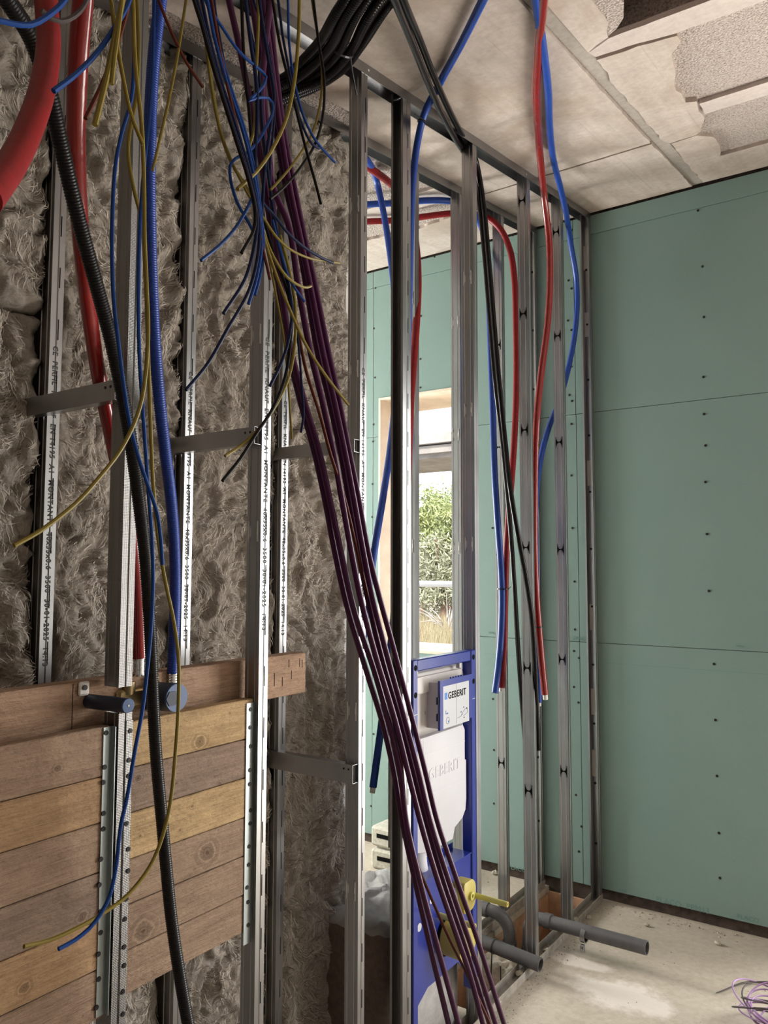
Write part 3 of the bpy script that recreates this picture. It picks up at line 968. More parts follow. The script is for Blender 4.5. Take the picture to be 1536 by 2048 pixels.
def track(name, x0, y0, y1, top, label):
    "U channel: web on ceiling or floor, two flanges"
    t, h, w = .0014, .032, .047
    xa, xb = x0 + .0018, x0 + .0018 - w
    sec = [(xa, -h), (xa, 0), (xb, 0), (xb, -h), (xb + t, -h), (xb + t, -t), (xa - t, -t), (xa - t, -h)]
    v = []
    for y in (y0, y1):
        for x, z in sec:
            v.append((x, y, zc(y) - .0005 + z) if top else (x, y, .0005 - z))
    n = len(sec)
    f = [(i, (i + 1) % n, n + (i + 1) % n, n + i) for i in range(n)] + [(0, 1, 6, 7), (1, 2, 5, 6), (2, 3, 4, 5), (8, 9, 14, 15), (9, 10, 13, 14), (10, 11, 12, 13)]
    o = mesh_obj(name, v, f, 'zinc' if top else 'zinc_dusty', label=label, cat='track')
    k = y0 + .15
    while k < y1:
        z = zc(k) - .016 if top else .016
        MB().cyl((xa + .0008, k, z), (xa - .001, k, z), .0035, n=8).build('rivet', 'zinc_tab', o)
        k += .55
    return o
track('top_track', 0, -.6, 3.603, True, 'ceiling track along the top of the near stud row')
track('top_track', R2, -.6, 3.603, True, 'ceiling track along the top of the far stud row')
track('bottom_track', 0, .2, 3.603, False, 'dusty floor track beneath the near stud row')
track('bottom_track', R2, .2, 3.603, False, 'floor track beneath the far stud row at the back edge of the trench')

def brace(yf, z0, z1, x0, x1, label, off=.022):
    "channel spanning the two rows: web faces the room's near end, flanges turned back"
    t = .0007
    y0 = yf - off
    mb = MB()
    sec = [(y0, z0), (y0, z1), (yf, z1), (yf, z1 - t), (y0 + t, z1 - t), (y0 + t, z0 + t), (yf, z0 + t), (yf, z0)]
    n = len(sec)
    v = [(x, y, z) for x in (x0, x1) for y, z in sec]
    f = [(i, (i + 1) % n, n + (i + 1) % n, n + i) for i in range(n)] + [(0, 1, 4, 5), (1, 2, 3, 4), (0, 5, 6, 7), (8, 9, 12, 13), (9, 10, 11, 12), (8, 13, 14, 15)]
    mb.add(v, f)
    o = mb.build('steel_brace', 'zinc', label=label, cat='brace', group='braces tying the two stud rows')
    for xx in (x1 - .014, x1 - .03):
        MB().cyl((xx, y0 - .0008, z1 - .012), (xx, y0 + .001, z1 - .012), .003, n=8).build('screw_head', 'screw_black', o)
    return o
brace(.9505, 1.824, 1.863, -.315, -.004, 'short steel brace at upper left in front of the red hose')
brace(1.3305, 1.790, 1.830, -.315, -.002, 'short steel brace behind the dangling black and yellow wire ends')
brace(1.7175, 1.820, 1.855, -.315, -.002, 'short steel brace crossed by the purple cables')
brace(1.7175, .936, .984, -.325, -.002, 'short steel brace low beside the end of the timber beam')

# ------------------------------------------------------------------ mineral wool batts
def batt(y0, y1, z0, z1, seed, label, ragged=True):
    st = .0065
    ny, nz = int((y1 - y0) / st), int((z1 - z0) / st)
    ys, zs = np.linspace(y0, y1, ny), np.linspace(z0, z1, nz)
    Y, Z = np.meshgrid(ys, zs, indexing='ij')
    s = seed * 13.7
    w1, w2 = fbm(Y * 6 + s, Z * 5, 3), fbm(Y * 6 + 50 + s, Z * 5 + 9, 3)
    a = fbm(Y * 13 + 1.3 * w1 + s, Z * 8 + 1.3 * w2, 4)
    r = fbm(Y * 22 + 2.6 * w2 + s, Z * 12 + 2.6 * w1 + 5, 4)
    r2 = fbm(Y * 66 + 6 * w1, Z * 26 + 6 * w2 + s, 3)
    X = -.308 + .016 * a + .013 * r + .005 * r2 + .010 * w1
    e = np.minimum(Y - y0, y1 - Y)
    X -= .012 * np.clip(1 - e / .02, 0, 1) ** 2
    ez = np.minimum(Z - z0, z1 - Z)
    X -= .02 * np.clip(1 - ez / .02, 0, 1) ** 2
    X = np.clip(X, -.37, -.266)
    if ragged:
        Yr = Y + .006 * vnoise(Z * 30 + s, Y * 0 + 3.3) * np.clip(1 - e / .03, 0, 1)
    else:
        Yr = Y
    zt = np.minimum(Z, zc(Y) - .006)
    V = np.stack([X, Yr, zt], -1).reshape(-1, 3)
    f = [(i * nz + j, (i + 1) * nz + j, (i + 1) * nz + j + 1, i * nz + j + 1) for i in range(ny - 1) for j in range(nz - 1)]
    n = len(V)
    bd = [i * nz for i in range(ny)] + [(ny - 1) * nz + j for j in range(1, nz)] + [i * nz + nz - 1 for i in range(ny - 2, -1, -1)] + list(range(nz - 2, 0, -1))
    m = len(bd)
    V2 = V[bd].copy()
    V2[:, 0] = -.403
    f += [(bd[k], bd[(k + 1) % m], n + (k + 1) % m, n + k) for k in range(m)]
    o = mesh_obj('insulation_batt', np.concatenate([V, V2]).tolist(), f, 'mineral_wool', smooth='all', label=label, cat='insulation', group='mineral wool batts between the far studs')
    # loose fibres lying along a swirling grain
    for mat, dens, wd in (('wool_fibre', 5200, .00075), ('wool_fibre_dark', 2600, .0009)):
        nf = int(dens * (y1 - y0) * (z1 - z0))
        py, pz = y0 + .012 + (y1 - y0 - .024) * rng.random(nf), z0 + .02 + (z1 - z0 - .04) * rng.random(nf)
        off = .0006 + .0035 * rng.random(nf) ** 2
        wdt = wd * (.4 + rng.random(nf))
        L, pts = 9, []
        ph = rng.normal(0, .5, nf)
        for k in range(L):
            iy = np.clip(((py - y0) / (y1 - y0) * (ny - 1)).astype(int), 0, ny - 1)
            iz = np.clip(((pz - z0) / (z1 - z0) * (nz - 1)).astype(int), 0, nz - 1)
            th = 1.57 + 3.2 * fbm(py * 7 + s, pz * 5, 2) + ph
            pts.append(np.stack([X[iy, iz] + off + .002 * np.sin(math.pi * k / (L - 1)), py, np.minimum(pz, zc(py) - .01), np.cos(th), np.sin(th)], -1))
            py = np.clip(py + .0065 * np.cos(th), y0, y1)
            pz = np.clip(pz + .0065 * np.sin(th), z0, z1)
        PT = np.stack(pts, 1)
        taper = np.sin(np.pi * (np.arange(L) + .35) / (L - .3))
        hw = (wdt[:, None] * taper)[..., None]
        nrm = np.stack([np.zeros_like(PT[..., 3]), -PT[..., 4], PT[..., 3]], -1)
        A, B = PT[..., :3] - nrm * hw, PT[..., :3] + nrm * hw
        VV = np.stack([A, B], 2).reshape(-1, 3)
        base = np.arange(nf)[:, None] * (2 * L) + 2 * np.arange(L - 1)[None, :]
        FF = np.stack([base, base + 1, base + 3, base + 2], -1).reshape(-1, 4)
        me = bpy.data.meshes.new('fibre_strands')
        org = np.array(o.location)
        me.from_pydata((VV - org).tolist(), [], FF.tolist())
        me.materials.append(M(mat))
        fo = bpy.data.objects.new('fibre_strands', me)
        COL.objects.link(fo)
        fo.parent = o
        fo['kind'] = 'stuff'
    return o
batt(.20, .958, 2.058, 2.80, 1, 'grey mineral wool at the far left above the slit in the wool')
batt(.20, .958, .004, 2.052, 2, 'grey mineral wool at the far left below the slit, behind the left brace')
batt(.990, 1.343, .004, 2.88, 3, 'grey mineral wool between the dark red hose and the blue hose')
batt(1.373, 1.709, .004, 2.93, 4, 'grey mineral wool behind the hanging wire ends and the second stud')
batt(1.739, 2.085, .004, 2.98, 5, 'tall grey mineral wool strip behind the purple cables, rightmost one')

# ------------------------------------------------------------------ timber
def plank(y0, y1, z0, z1, kind, label, knots=(), x=-.014, group='planks'):
    c0, c1 = WOODS[kind]
    nm = 'wood_%d' % len(_M)
    wood(nm, c0, c1, knots)
    o = MB().bbox(x - .028, x + float(np.clip(rng.normal(0, .0006), -.001, .0003)), y0, y1, z0 + .0009, z1 - .0009, .0018).build('timber_plank', nm, label=label, cat='plank', group=group)
    return o
PLX = -.014
RB = [at(266, y, X=PLX).z for y in (1442, 1535, 1625, 1717, 1806, 1896, 1984)]
def K(x, y, r):
    p = at(x, y, X=PLX)
    return (p.y, p.z, r)
names = ['top', 'second', 'third', 'fourth', 'fifth', 'lowest']
kinds = 'cbcddd'
kn = [[K(400, 1483, .011), K(460, 1426, .003)], [K(277, 1556, .006), K(353, 1567, .003), K(440, 1568, .005)], [K(384, 1612, .004), K(360, 1660, .003), K(280, 1672, .003)], [K(415, 1705, .016)], [K(287, 1862, .016)], [K(465, 1876, .003)]]
ex = ['', ' with a small round hole', ', yellowish and smooth', ' with a large ringed knot', ' with a dark knot at its left end', ', its lower edge above the wool']
for i in range(6):
    plank(.9865, 1.3305, RB[i + 1], RB[i], kinds[i], names[i] + ' plank right of the knurled stud' + ex[i], kn[i], group='planks right of the knurled stud')
LB = [at(195, y, X=PLX).z for y in (1455, 1556, 1648, 1747, 1842, 1940, 2040)]
kl = [[K(115, 1537, .006)], [], [], [K(165, 1835, .008)], [K(48, 1975, .008)], []]
for i in range(6):
    plank(.42, .9455, LB[i + 1], LB[i], 'dadbad'[i], names[i] + ' plank left of the knurled stud at bottom left', kl[i], group='planks left of the knurled stud')
bm_ = MB().bbox(-.105, -.060, .35, 1.569, 1.186, 1.287, .002).build('timber_beam', 'beam_wood', label='rough horizontal timber beam behind the studs carrying the blue valve', cat='beam')
# deep shrinkage cracks on its end face and front
for (y, z, h) in ((1.449, 1.215, .032), (1.478, 1.212, .022), (1.502, 1.255, .02), (1.512, 1.225, .022), (1.543, 1.252, .022), (1.553, 1.250, .02)):
    MB().box(-.0604, -.0597, y, y + .0022, z, z + h).build('crack', 'slit', bm_)
MB().box(-.0604, -.0595, .895, .8962, 1.19, 1.285).build('crack', 'slit', bm_)
def lplate(y0, y1, z0, z1, leg_y, label, ys, zs, x=-.0135, mat='zinc_plate'):
    mb = MB()
    mb.box(x, x + .0018, y0, y1, z0, z1)
    if leg_y is not None:
        mb.box(x + .0018, -.001, leg_y - .0008, leg_y + .0008, z0, z1)
    o = mb.build('steel_angle', mat, label=label, cat='angle')
    for z in zs:
        yy = ys + rng.normal(0, .0018)
        MB().cyl((x + .0015, yy, z), (x + .0034, yy, z), .0050, .0044, 10).cyl((x + .0034, yy, z), (x + .0038, yy, z), .0020, n=6).build('screw_head', 'screw_black', o)
    return o
_pz = lambda px, ys: [at(px, y, X=-.0117).z for y in ys]
_py = lambda px, y: at(px, y, X=-.0117).y
lplate(_py(201, 1700), min(_py(229, 1700), .9485), at(200, 2032, X=-.0117).z, at(210, 1455, X=-.0117).z, .9487, 'screwed steel angle along the right end of the bottom left planks', _py(206, 1650), _pz(206, [1467, 1535, 1565, 1627, 1658, 1717, 1767, 1821, 1863, 1904, 1954, 2008]))
lplate(.9705, .9852, at(258, 2048, X=.0).z - .25, at(262, 1440, X=.0).z, None, 'narrow steel strip screwed down the right edge of the knurled stud', .9785, [at(257, y, X=0).z for y in (1462, 1520, 1551, 1645, 1697, 1740, 1795, 1834, 1888, 1925, 1976, 2020)], x=.0003, mat='zinc_knurled')
lplate(_py(491, 1600), 1.3310, at(490, 1890, X=-.0117).z, at(495, 1407, X=-.0117).z, None, 'screwed steel angle along the right end of the right planks', _py(499, 1600), _pz(500, [1419, 1455, 1493, 1540, 1568, 1621, 1647, 1692, 1728, 1772, 1802, 1848]))

# ------------------------------------------------------------------ concealed shower valve
v = empty('shower_valve', (-.06, 1.0, 1.20), 'concealed shower valve with two blue protective caps on the timber beam', 'valve')
MB().cyl((-.06, .931, 1.249), (.055, .931, 1.252), .0135, n=28).build('cap_sleeve', 'valve_dark', v, True)
MB().cyl((.055, .931, 1.252), (.0575, .931, 1.252), .0135, .0128, n=28).build('cap_end', 'valve_blue', v, True)
MB().cyl((.0575, .931, 1.252), (.0582, .931, 1.252), .0018, n=10).build('cap_pip', 'white_pex', v)
MB().bbox(-.098, -.05, .99, 1.10, 1.222, 1.262, .006).build('valve_body', 'brass', v, True)
MB().cyl((-.09, 1.075, 1.240), (.018, 1.075, 1.244), .0285, n=36).build('cap_sleeve', 'valve_dark', v, True)
cp = MB().cyl((.018, 1.075, 1.244), (.021, 1.075, 1.244), .0285, .0275, n=36).build('cap_end', 'valve_blue', v, True)
MB().prism([(1.075 + .0285 * math.cos(t) * .55 - .012, 1.244 + .016 * math.sin(t)) for t in np.linspace(0, 6.28, 7)[:-1]], 0, .0205, .0225).build('hex_recess', 'valve_dark', cp)
br = MB().bbox(-.059, -.054, .905, .928, 1.262, 1.288, .003).build('mounting_lug', 'white_pex', v, True)
MB().cyl((-.054, .916, 1.277), (-.051, .916, 1.277), .005, n=12).build('lug_screw', 'screw_black', br)
for (yy, zz) in ((1.018, 1.262), (1.077, 1.268)):
    f = MB().cyl((-.055, yy, zz - .01), (-.055, yy, zz + .014), .0125, n=16).build('pipe_nut', 'brass', v, True)

# ------------------------------------------------------------------ mortar plinth below the cistern
def plinth():
    cx, cy, hx, hy = -.235, 2.215, .178, .232
    n = 96
    def ringp(s, z, seed=0, amp=0):
        out = []
        for i in range(n):
            t = 2 * math.pi * i / n
            c, q = math.cos(t), math.sin(t)
            e = 2 / 3.6
            x = cx + s * hx * math.copysign(abs(c) ** e, c)
            y = cy + s * hy * math.copysign(abs(q) ** e, q)
            zz = z + amp * float(vnoise(np.array([x * 40 + seed]), np.array([y * 40]))[0])
            out.append((x, y, zz))
        return out
    rings = [ringp(1, 0), ringp(1, .15), ringp(1, .30), ringp(1.0, .405, 1, .008), ringp(.985, .420, 2, .010), ringp(.93, .432, 3, .014)]
    for k, s in enumerate((.82, .68, .5, .3, .12)):
        rings.append(ringp(s, .436 + .003 * k, 4 + k, .016))
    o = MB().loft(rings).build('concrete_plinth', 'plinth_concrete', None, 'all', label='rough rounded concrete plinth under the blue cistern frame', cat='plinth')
    o.data.materials.append(M('plinth_shaded'))       # brown end faces, their shade painted into the colour
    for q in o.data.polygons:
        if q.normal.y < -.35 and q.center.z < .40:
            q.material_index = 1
    return o
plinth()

# ------------------------------------------------------------------ concealed cistern frame
c = empty('cistern_frame', (0, 2.19, .15), 'blue steel frame with white concealed toilet cistern between two studs', 'cistern')
XF = .004
YL0, YL1, YR0, YR1 = 1.984, 2.012, 2.348, 2.378
post = MB().bbox(XF - .038, XF, YL0, YL1, .185, 1.232, .003).build('frame_post', 'frame_blue', c, True)
postr = MB().bbox(XF - .038, XF, YR0, YR1, .14, 1.232, .003).build('frame_post', 'frame_blue', c, True)
MB().bbox(XF - .036, XF - .002, YL1, YR0, 1.196, 1.231, .003).build('frame_top_bar', 'frame_blue', c, True)
for po, yc in ((post, (YL0 + YL1) / 2), (postr, (YR0 + YR1) / 2)):
    for z in (1.208, 1.128):
        MB().cyl((XF - .0005, yc, z), (XF + .0006, yc, z), .0088, n=18).build('bolt_hole', 'slit', po)
    MB().box(XF - .0002, XF + .0006, yc - .009, yc + .009, 1.07, 1.072).build('punch_mark', 'label_grey', po)
MB().bbox(-.026, -.010, 2.017, 2.034, 1.183, 1.197, .001).build('bracket', 'brass', c)
MB().bbox(-.02, -.006, 2.285, 2.297, 1.178, 1.198, .001).build('bracket', 'tank_grey', c)
def rrect(y0, y1, z0, z1, rs, n=7):
    out = []
    for (yc, zc_, r, a0) in ((y1, z1, rs[0], 0), (y0, z1, rs[1], 90), (y0, z0, rs[2], 180), (y1, z0, rs[3], 270)):
        sy = -1 if yc == y1 else 1
        sz = -1 if zc_ == z1 else 1
        for k in range(n):
            a = math.radians(a0 + 90 * k / (n - 1))
            out.append((yc + sy * r + r * math.cos(a), zc_ + sz * r + r * math.sin(a)))
    return out
def slab(poly, x0, x1, b=.006):
    mb = MB()
    P = np.array(poly)
    cc = P.mean(axis=0)
    def ins(d):
        q = P - cc
        ln = np.linalg.norm(q, axis=1)[:, None]
        return cc + q * (1 - d / ln)
    rings = []
    for d, x in ((0, x0), (0, x1 - b), (b * .3, x1 - b * .3), (b, x1)):
        rings.append([(x, p[0], p[1]) for p in ins(d)])
    return mb.loft(rings)
tank = slab(rrect(2.016, 2.345, .99, 1.186, (.03, .016, .02, .02)), -.115, -.030, .012).build('tank', 'tank_grey', c, True)
slab(rrect(2.045, 2.342, 1.12, 1.172, (.02, .008, .006, .006)), -.031, -.022, .004).build('tank_rib', 'tank_grey', tank, True)
slab([(2.022, .92), (2.032, .90), (2.06, 1.0), (2.346, 1.02), (2.346, .95), (2.346, .9)][::1], -.11, -.0325, .004).build('tank_skirt', 'tank_grey', tank)
# access box with blue surround and printed protective plate
abox = MB().bbox(-.04, .012, 2.118, 2.322, 1.010, 1.150, .003).build('access_box', 'tank_grey', c, True)
MB().box(-.0315, -.030, 2.103, 2.112, 1.052, 1.063).build('box_slot', 'slit', abox)
AX = .018
surr = MB()
y0, y1, z0, z1, w = 2.118, 2.326, 1.006, 1.157, .019
surr.box(.010, AX, y0, y0 + w, z0, z1).box(.010, AX, y1 - w, y1, z0 + .01, z1).box(.010, AX, y0 + w, y1 - w, z1 - w, z1)
sur = surr.build('plate_surround', 'frame_blue', c)
for k in range(5):
    MB().box(.011, AX - .002, 2.19 + k * .017, 2.20 + k * .017, z1, z1 + .004).build('surround_tooth', 'frame_blue', sur)
for z in (1.035, 1.085):
    MB().box(.006, AX - .003, y0 - .004, y0, z, z + .022).build('surround_clip', 'valve_dark', sur)
pl_ = MB().box(.010, AX - .001, y0 + w, y1 - w, z0 + .002, z1 - w).build('protective_plate', 'label_grey', c)
text_mesh('GEBERIT', .030, (AX - .0006, 2.168, 1.096), (0, 1, 0), (0, 0, 1), 'slit', pl_, 'brand_lettering', depth=.0003, spacing=1.06, bold=.0004)
MB().box(AX - .0012, AX - .0004, 2.148, 2.164, 1.096, 1.117).build('brand_square', 'logo_blue', pl_)
MB().box(AX - .0012, AX - .0006, 2.2205, 2.2213, 1.012, 1.136).build('plate_line', 'pvc_grey', pl_)
text_mesh('1', .019, (AX - .0006, 2.150, 1.050), (0, 1, 0), (0, 0, 1), 'logo_blue', pl_, 'pictogram', depth=.0003)
text_mesh('set', .009, (AX - .0006, 2.158, 1.050), (0, 1, 0), (0, 0, 1), 'logo_blue', pl_, 'pictogram', depth=.0003)
MB().ring((AX - .0012, 2.166, 1.030), (1, 0, 0), .011, .0095, .0006).build('pictogram', 'pvc_grey', pl_)
MB().cyl((AX - .0012, 2.170, 1.027), (AX - .0006, 2.170, 1.027), .003, n=10).build('pictogram', 'logo_blue', pl_)
def stroke(pts, w=.0007):
    mb = MB()
    P = [Vector((AX - .0007, a, b)) for a, b in pts]
    mb.tube(P, w * .6, 5)
    return mb.build('pictogram', 'slit', pl_)
stroke([(2.228, 1.028), (2.252, 1.031), (2.262, 1.040)])
stroke([(2.262, 1.040), (2.278, 1.050), (2.293, 1.052), (2.293, 1.036), (2.270, 1.030)])
for a, b in ((2.258, 1.036), (2.270, 1.057), (2.272, 1.024), (2.290, 1.051), (2.252, 1.044)):
    MB().cyl((AX - .0012, a, b), (AX - .0005, a, b), .0023, n=8).build('pictogram', 'slit', pl_)
# white foam cover with embossed letters
cov_poly = [(2.022, .66), (2.022, .945), (2.034, .975), (2.052, .990), (2.19, .9905), (2.320, .9905), (2.332, .975), (2.333, .875), (2.342, .873), (2.342, .745), (2.336, .712), (2.315, .690), (2.262, .672), (2.255, .655), (2.248, .640), (2.10, .640)]
cov = slab(cov_poly, -.11, -.012, .006).build('foam_cover', 'cover_white', c, True)
text_mesh('GEBERIT', .050, (-.0118, 2.098, .856), (0, 1, 0), (0, 0, 1), 'cover_white', cov, 'embossed_lettering', depth=.0009, spacing=1.06)
for a in (.812, .935):
    MB().box(-.0122, -.0114, 2.075, 2.33, a, a + .0012).build('cover_groove', 'emboss', cov)
MB().box(-.0122, -.0114, 2.066, 2.0672, .80, .985).build('cover_groove', 'emboss', cov)
MB().box(-.0122, -.0114, 2.034, 2.0352, .67, .965).build('cover_groove', 'emboss', cov)
# spouts and white flush bend below the tank
MB().tube([(-.06, 2.035, .72), (-.06, 2.035, .66), (-.06, 2.037, .625), (-.06, 2.037, .60)], [.014, .014, .03, .03], 20).build('outlet', 'tank_grey', c, True)
MB().tube(spline([(-.07, 2.115, .68), (-.07, 2.118, .60), (-.065, 2.135, .53), (-.05, 2.165, .482), (-.02, 2.205, .468), (.005, 2.23, .468)], 8), .034, 22).build('flush_bend', 'cover_white', c, True)
MB().cyl((-.045, 2.03, .545), (-.012, 2.03, .545), .028, .024, 22).build('white_knob', 'cover_white', c, True)
# lower blue cross plate: ledge, face with a round waste opening
PZ = .575
MB().box(-.072, XF - .003, YL1, YR0, PZ - .004, PZ).build('cross_ledge', 'frame_blue', c)
MB().box(-.074, -.070, YL1, YR0, PZ, PZ + .018).build('ledge_lip', 'frame_blue', c)
hc, hr = (2.185, .375), .074
out = [(YL1, PZ - .004), (YR0, PZ - .004), (YR0, .30), (2.30, .22), (2.20, .262), (2.15, .262), (YL1, .185)]
def holed(poly, cy, cz, r, x0, x1):
    "plate with a round hole: outer outline resampled by angle against a circle"
    n = 64
    P = [np.array(p) for p in poly]
    ro = []
    for k in range(n):
        a = 2 * math.pi * k / n
        d = np.array([math.cos(a), math.sin(a)])
        best = 9
        for i in range(len(P)):
            p, q = P[i], P[(i + 1) % len(P)]
            e = q - p
            den = d[0] * e[1] - d[1] * e[0]
            if abs(den) < 1e-9: continue
            w_ = p - np.array([cy, cz])
            t = (w_[0] * e[1] - w_[1] * e[0]) / den
            u = (w_[0] * d[1] - w_[1] * d[0]) / den
            if t > 0 and -1e-6 <= u <= 1 + 1e-6: best = min(best, t)
        ro.append((cy + d[0] * best, cz + d[1] * best))
    ri = [(cy + r * math.cos(2 * math.pi * k / n), cz + r * math.sin(2 * math.pi * k / n)) for k in range(n)]
    rings = [[(x1, *p) for p in ri], [(x1, *p) for p in ro], [(x0, *p) for p in ro], [(x0, *p) for p in ri], [(x1, *p) for p in ri]]
    return MB().loft(rings, cap=False)
holed([(YL1, PZ - .004), (YR0, PZ - .004), (YR0, .165), (2.30, .19), (2.27, .262), (2.06, .262), (YL1 + .02, .185), (YL1, .19)], 2.185, .372, .062, -.006, -.002).build('cross_plate', 'frame_blue', c)
for (a, b, r, m_) in ((2.026, .452, .012, 'cover_white'), (2.094, .505, .009, 'cover_white')):
    MB().cyl((-.0022, a, b), (-.0008, a, b), r, n=18).build('plate_hole', m_, c)
# waste socket, flush socket and threaded rods, all with yellow site caps
MB().cyl((-.05, 2.185, .372), (.006, 2.185, .372), .0575, n=40).build('seal_ring', 'slit', c, True)
MB().cyl((-.01, 2.185, .372), (.075, 2.185, .365), .0545, .052, 40).build('waste_cap', 'yellow_cap', c, True)
fc = slab(rrect(2.225, 2.305, .425, .520, (.034, .012, .012, .034)), -.01, .040, .004).build('flush_cap', 'yellow_cap', c, True)
MB().ring((.039, 2.268, .472), (1, 0, 0), .0125, .006, .008).build('cap_boss', 'yellow_rod', fc, True)
for (a, b, xe) in ((2.30, .463, .150), (2.145, .445, .118)):
    rod = MB().cyl((-.03, a, b), (xe, a, b - .003), .0085, n=18).build('rod_sleeve', 'yellow_rod', c, True)
    MB().ring((xe - .0005, a, b - .003), (1, 0, 0), .0078, .004, .003).build('sleeve_end', 'yellow_cap', rod)

# ------------------------------------------------------------------ waste pipes
def pipe(name, pts, r, label, hollow_end=True, n=24):
    P = resample(spline(pts, 14), .008)
    t = MB().tube(P, r, n, cap=not hollow_end)
    o = t.build(name, 'pvc_grey', None, 'all', label=label, cat='pipe', group='grey waste pipes')
    if hollow_end:
        d = Vector(P[-1] - P[-2]).normalized()
        MB().ring(Vector(P[-1]) - d * .05, d, r, r - .004, .0505, 28).build('pipe_mouth', 'pvc_grey', o, True)
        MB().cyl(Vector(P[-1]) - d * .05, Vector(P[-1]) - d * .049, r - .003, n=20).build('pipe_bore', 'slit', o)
    return o
e1 = at(1294, 1896, Y=3.06)
p1 = pipe('waste_pipe', [(-.128, 3.075, -.40), (-.128, 3.075, -.10), (-.127, 3.075, .0), (-.116, 3.0745, .066), (-.078, 3.073, .087), (-.04, 3.0715, .0875)] + [Vector((-.04, 3.0715, .0875)).lerp(Vector((e1.x, 3.06, e1.z)), k / 5) for k in range(1, 6)], .0255,
          'longest grey waste pipe rising from the trench and lying out over the floor')
MB().ring((-.055, 3.073, .088), (1, -.01, 0), .0295, .025, .028, 28).build('elbow_collar', 'pvc_grey', p1, True)
MB().ring((-.128, 3.075, -.06), (0, 0, 1), .0295, .025, .03, 28).build('elbow_collar', 'pvc_grey', p1, True)
cl = empty('pipe_clamp', (.115, 3.064, 0), 'galvanised pipe clamp around the longest grey waste pipe', 'clamp')
MB().ring((.105, 3.064, .0795), (1, -.03, -.06), .031, .026, .018, 28).build('clamp_band', 'zinc', cl, True)
MB().bbox(.104, .122, 3.034, 3.046, .022, .050, .002).build('clamp_ear', 'zinc', cl)
MB().cyl((.113, 3.028, .036), (.113, 3.054, .036), .004, n=8).build('clamp_bolt', 'zinc', cl)
p2 = pipe('waste_pipe', [(-.75, 3.02, .088), (-.42, 3.03, .086), (-.31, 3.035, .085), (-.245, 3.04, .078), (-.205, 3.045, .035), (-.200, 3.047, -.03), (-.200, 3.047, -.12), (-.200, 3.047, -.40)], .0255,
          'grey waste pipe turning down into the trench behind the cistern stud', False)
MB().ring((-.32, 3.034, .085), (1, .02, 0), .0295, .025, .03, 28).build('elbow_collar', 'pvc_grey', p2, True)
MB().ring((-.200, 3.047, -.05), (0, 0, 1), .0295, .025, .03, 28).build('elbow_collar', 'pvc_grey', p2, True)
e3, s3 = at(1081, 1930, Z=.05), at(972, 1886, Z=.068)
p3 = pipe('waste_pipe', [Vector((-.40, s3.y + .02, .075)), s3, (s3 + e3) / 2, e3], .0255, 'short grey waste pipe lying across the floor track beside the cistern')
tie = Vector(s3) + (e3 - s3) * .16
MB().ring(tie - Vector((.003, 0, 0)), (e3 - s3), .0275, .025, .006).build('cable_tie', 'tie_black', p3)
MB().tube([(tie.x + .002, tie.y - .024, tie.z - .005), (tie.x - .004, tie.y - .026, -.06), (tie.x - .01, tie.y - .028, -.18)], .0025, 6).build('tie_tail', 'tie_black', p3)
MB().tube([(tie.x + .04, tie.y - .03, tie.z - .05), (tie.x + .042, tie.y - .034, -.09)], .0025, 6).build('tie_tail', 'tie_black', p3)

# ------------------------------------------------------------------ blocks and rubble
def fblock(z, yaw, label):
    o = MB().bbox(-.115, .115, -.09, .09, 0, .098, .012)
    r = o.build('foam_block', 'foam_block', label=label, cat='block', group='stacked grey foam blocks')
    q = MB().box(-.075, .06, -.0915, -.085, .045, .066).build('block_slot', 'slit', r)
    r.location = Vector((-.985, 3.415, z))
    r.rotation_euler.z = yaw
    return r
fblock(0.0, .05, 'lower grey block with a dark slot on the floor against the green wall')
fblock(.108, -.03, 'upper grey block with a dark slot stacked against the green wall')
MB().bbox(-1.08, -.89, 3.35, 3.48, .0985, .1075, .001).build('block_spacer', 'foam_block', label='thin grey spacer between the two stacked blocks', cat='spacer')
def pebble(x, y, r, label, flat=.6, group='loose stones on the floor'):
    n, m = 10, 7
    rings = []
    for j in range(m):
        th = math.pi * (j + .5) / m
        rings.append([(x + r * math.sin(th) * math.cos(2 * math.pi * i / n) * (1 + .18 * rng.normal()), y + r * math.sin(th) * math.sin(2 * math.pi * i / n) * (1 + .18 * rng.normal()), max(.0005, r * flat - r * flat * math.cos(th) + .12 * r * rng.normal())) for i in range(n)])
    return MB().loft(rings).build('stone', 'stone', None, True, label=label, cat='stone', group=group)
for (px, py, r, lb) in ((1436, 1887, .012, 'largest pale pebble on the floor near the green wall'), (1293, 1850, .010, 'brownish pebble on the floor above the longest grey pipe'), (1177, 1834, .011, 'small white pebble beside the end of the floor track'), (1150, 1839, .013, 'white lump lying in the floor track under the last stud'), (1094, 1903, .014, 'yellowish rubble lump in the floor track beside the broad stud'), (1039, 1950, .016, 'yellowish rubble lump in the floor track below the short grey pipe'), (990, 1747, .016, 'torn whitish scrap on the floor left of the far stud'), (881, 1734, .03, 'pale lump on the floor seen below the white cistern')):
    p = at(px, py, Z=.005)
    pebble(p.x, p.y, r, lb)
V, F = [], []
def crumb(x, y, s, z=0.0):
    i = len(V)
    a = rng.random() * 6.28
    for k in range(3):
        V.append((x + s * math.cos(a + k * 2.1) * (.6 + .8 * rng.random()), y + s * math.sin(a + k * 2.1) * (.6 + .8 * rng.random()), z + .0003))
    V.append((x, y, z + s * (.5 + .5 * rng.random())))
    F.extend([(i, i + 1, i + 3), (i + 1, i + 2, i + 3), (i + 2, i, i + 3), (i, i + 2, i + 1)])
for _ in range(260):
    crumb(.02 + abs(rng.normal(0, .03)), 2.45 + 1.1 * rng.random(), .0015 + .0028 * rng.random() ** 2)
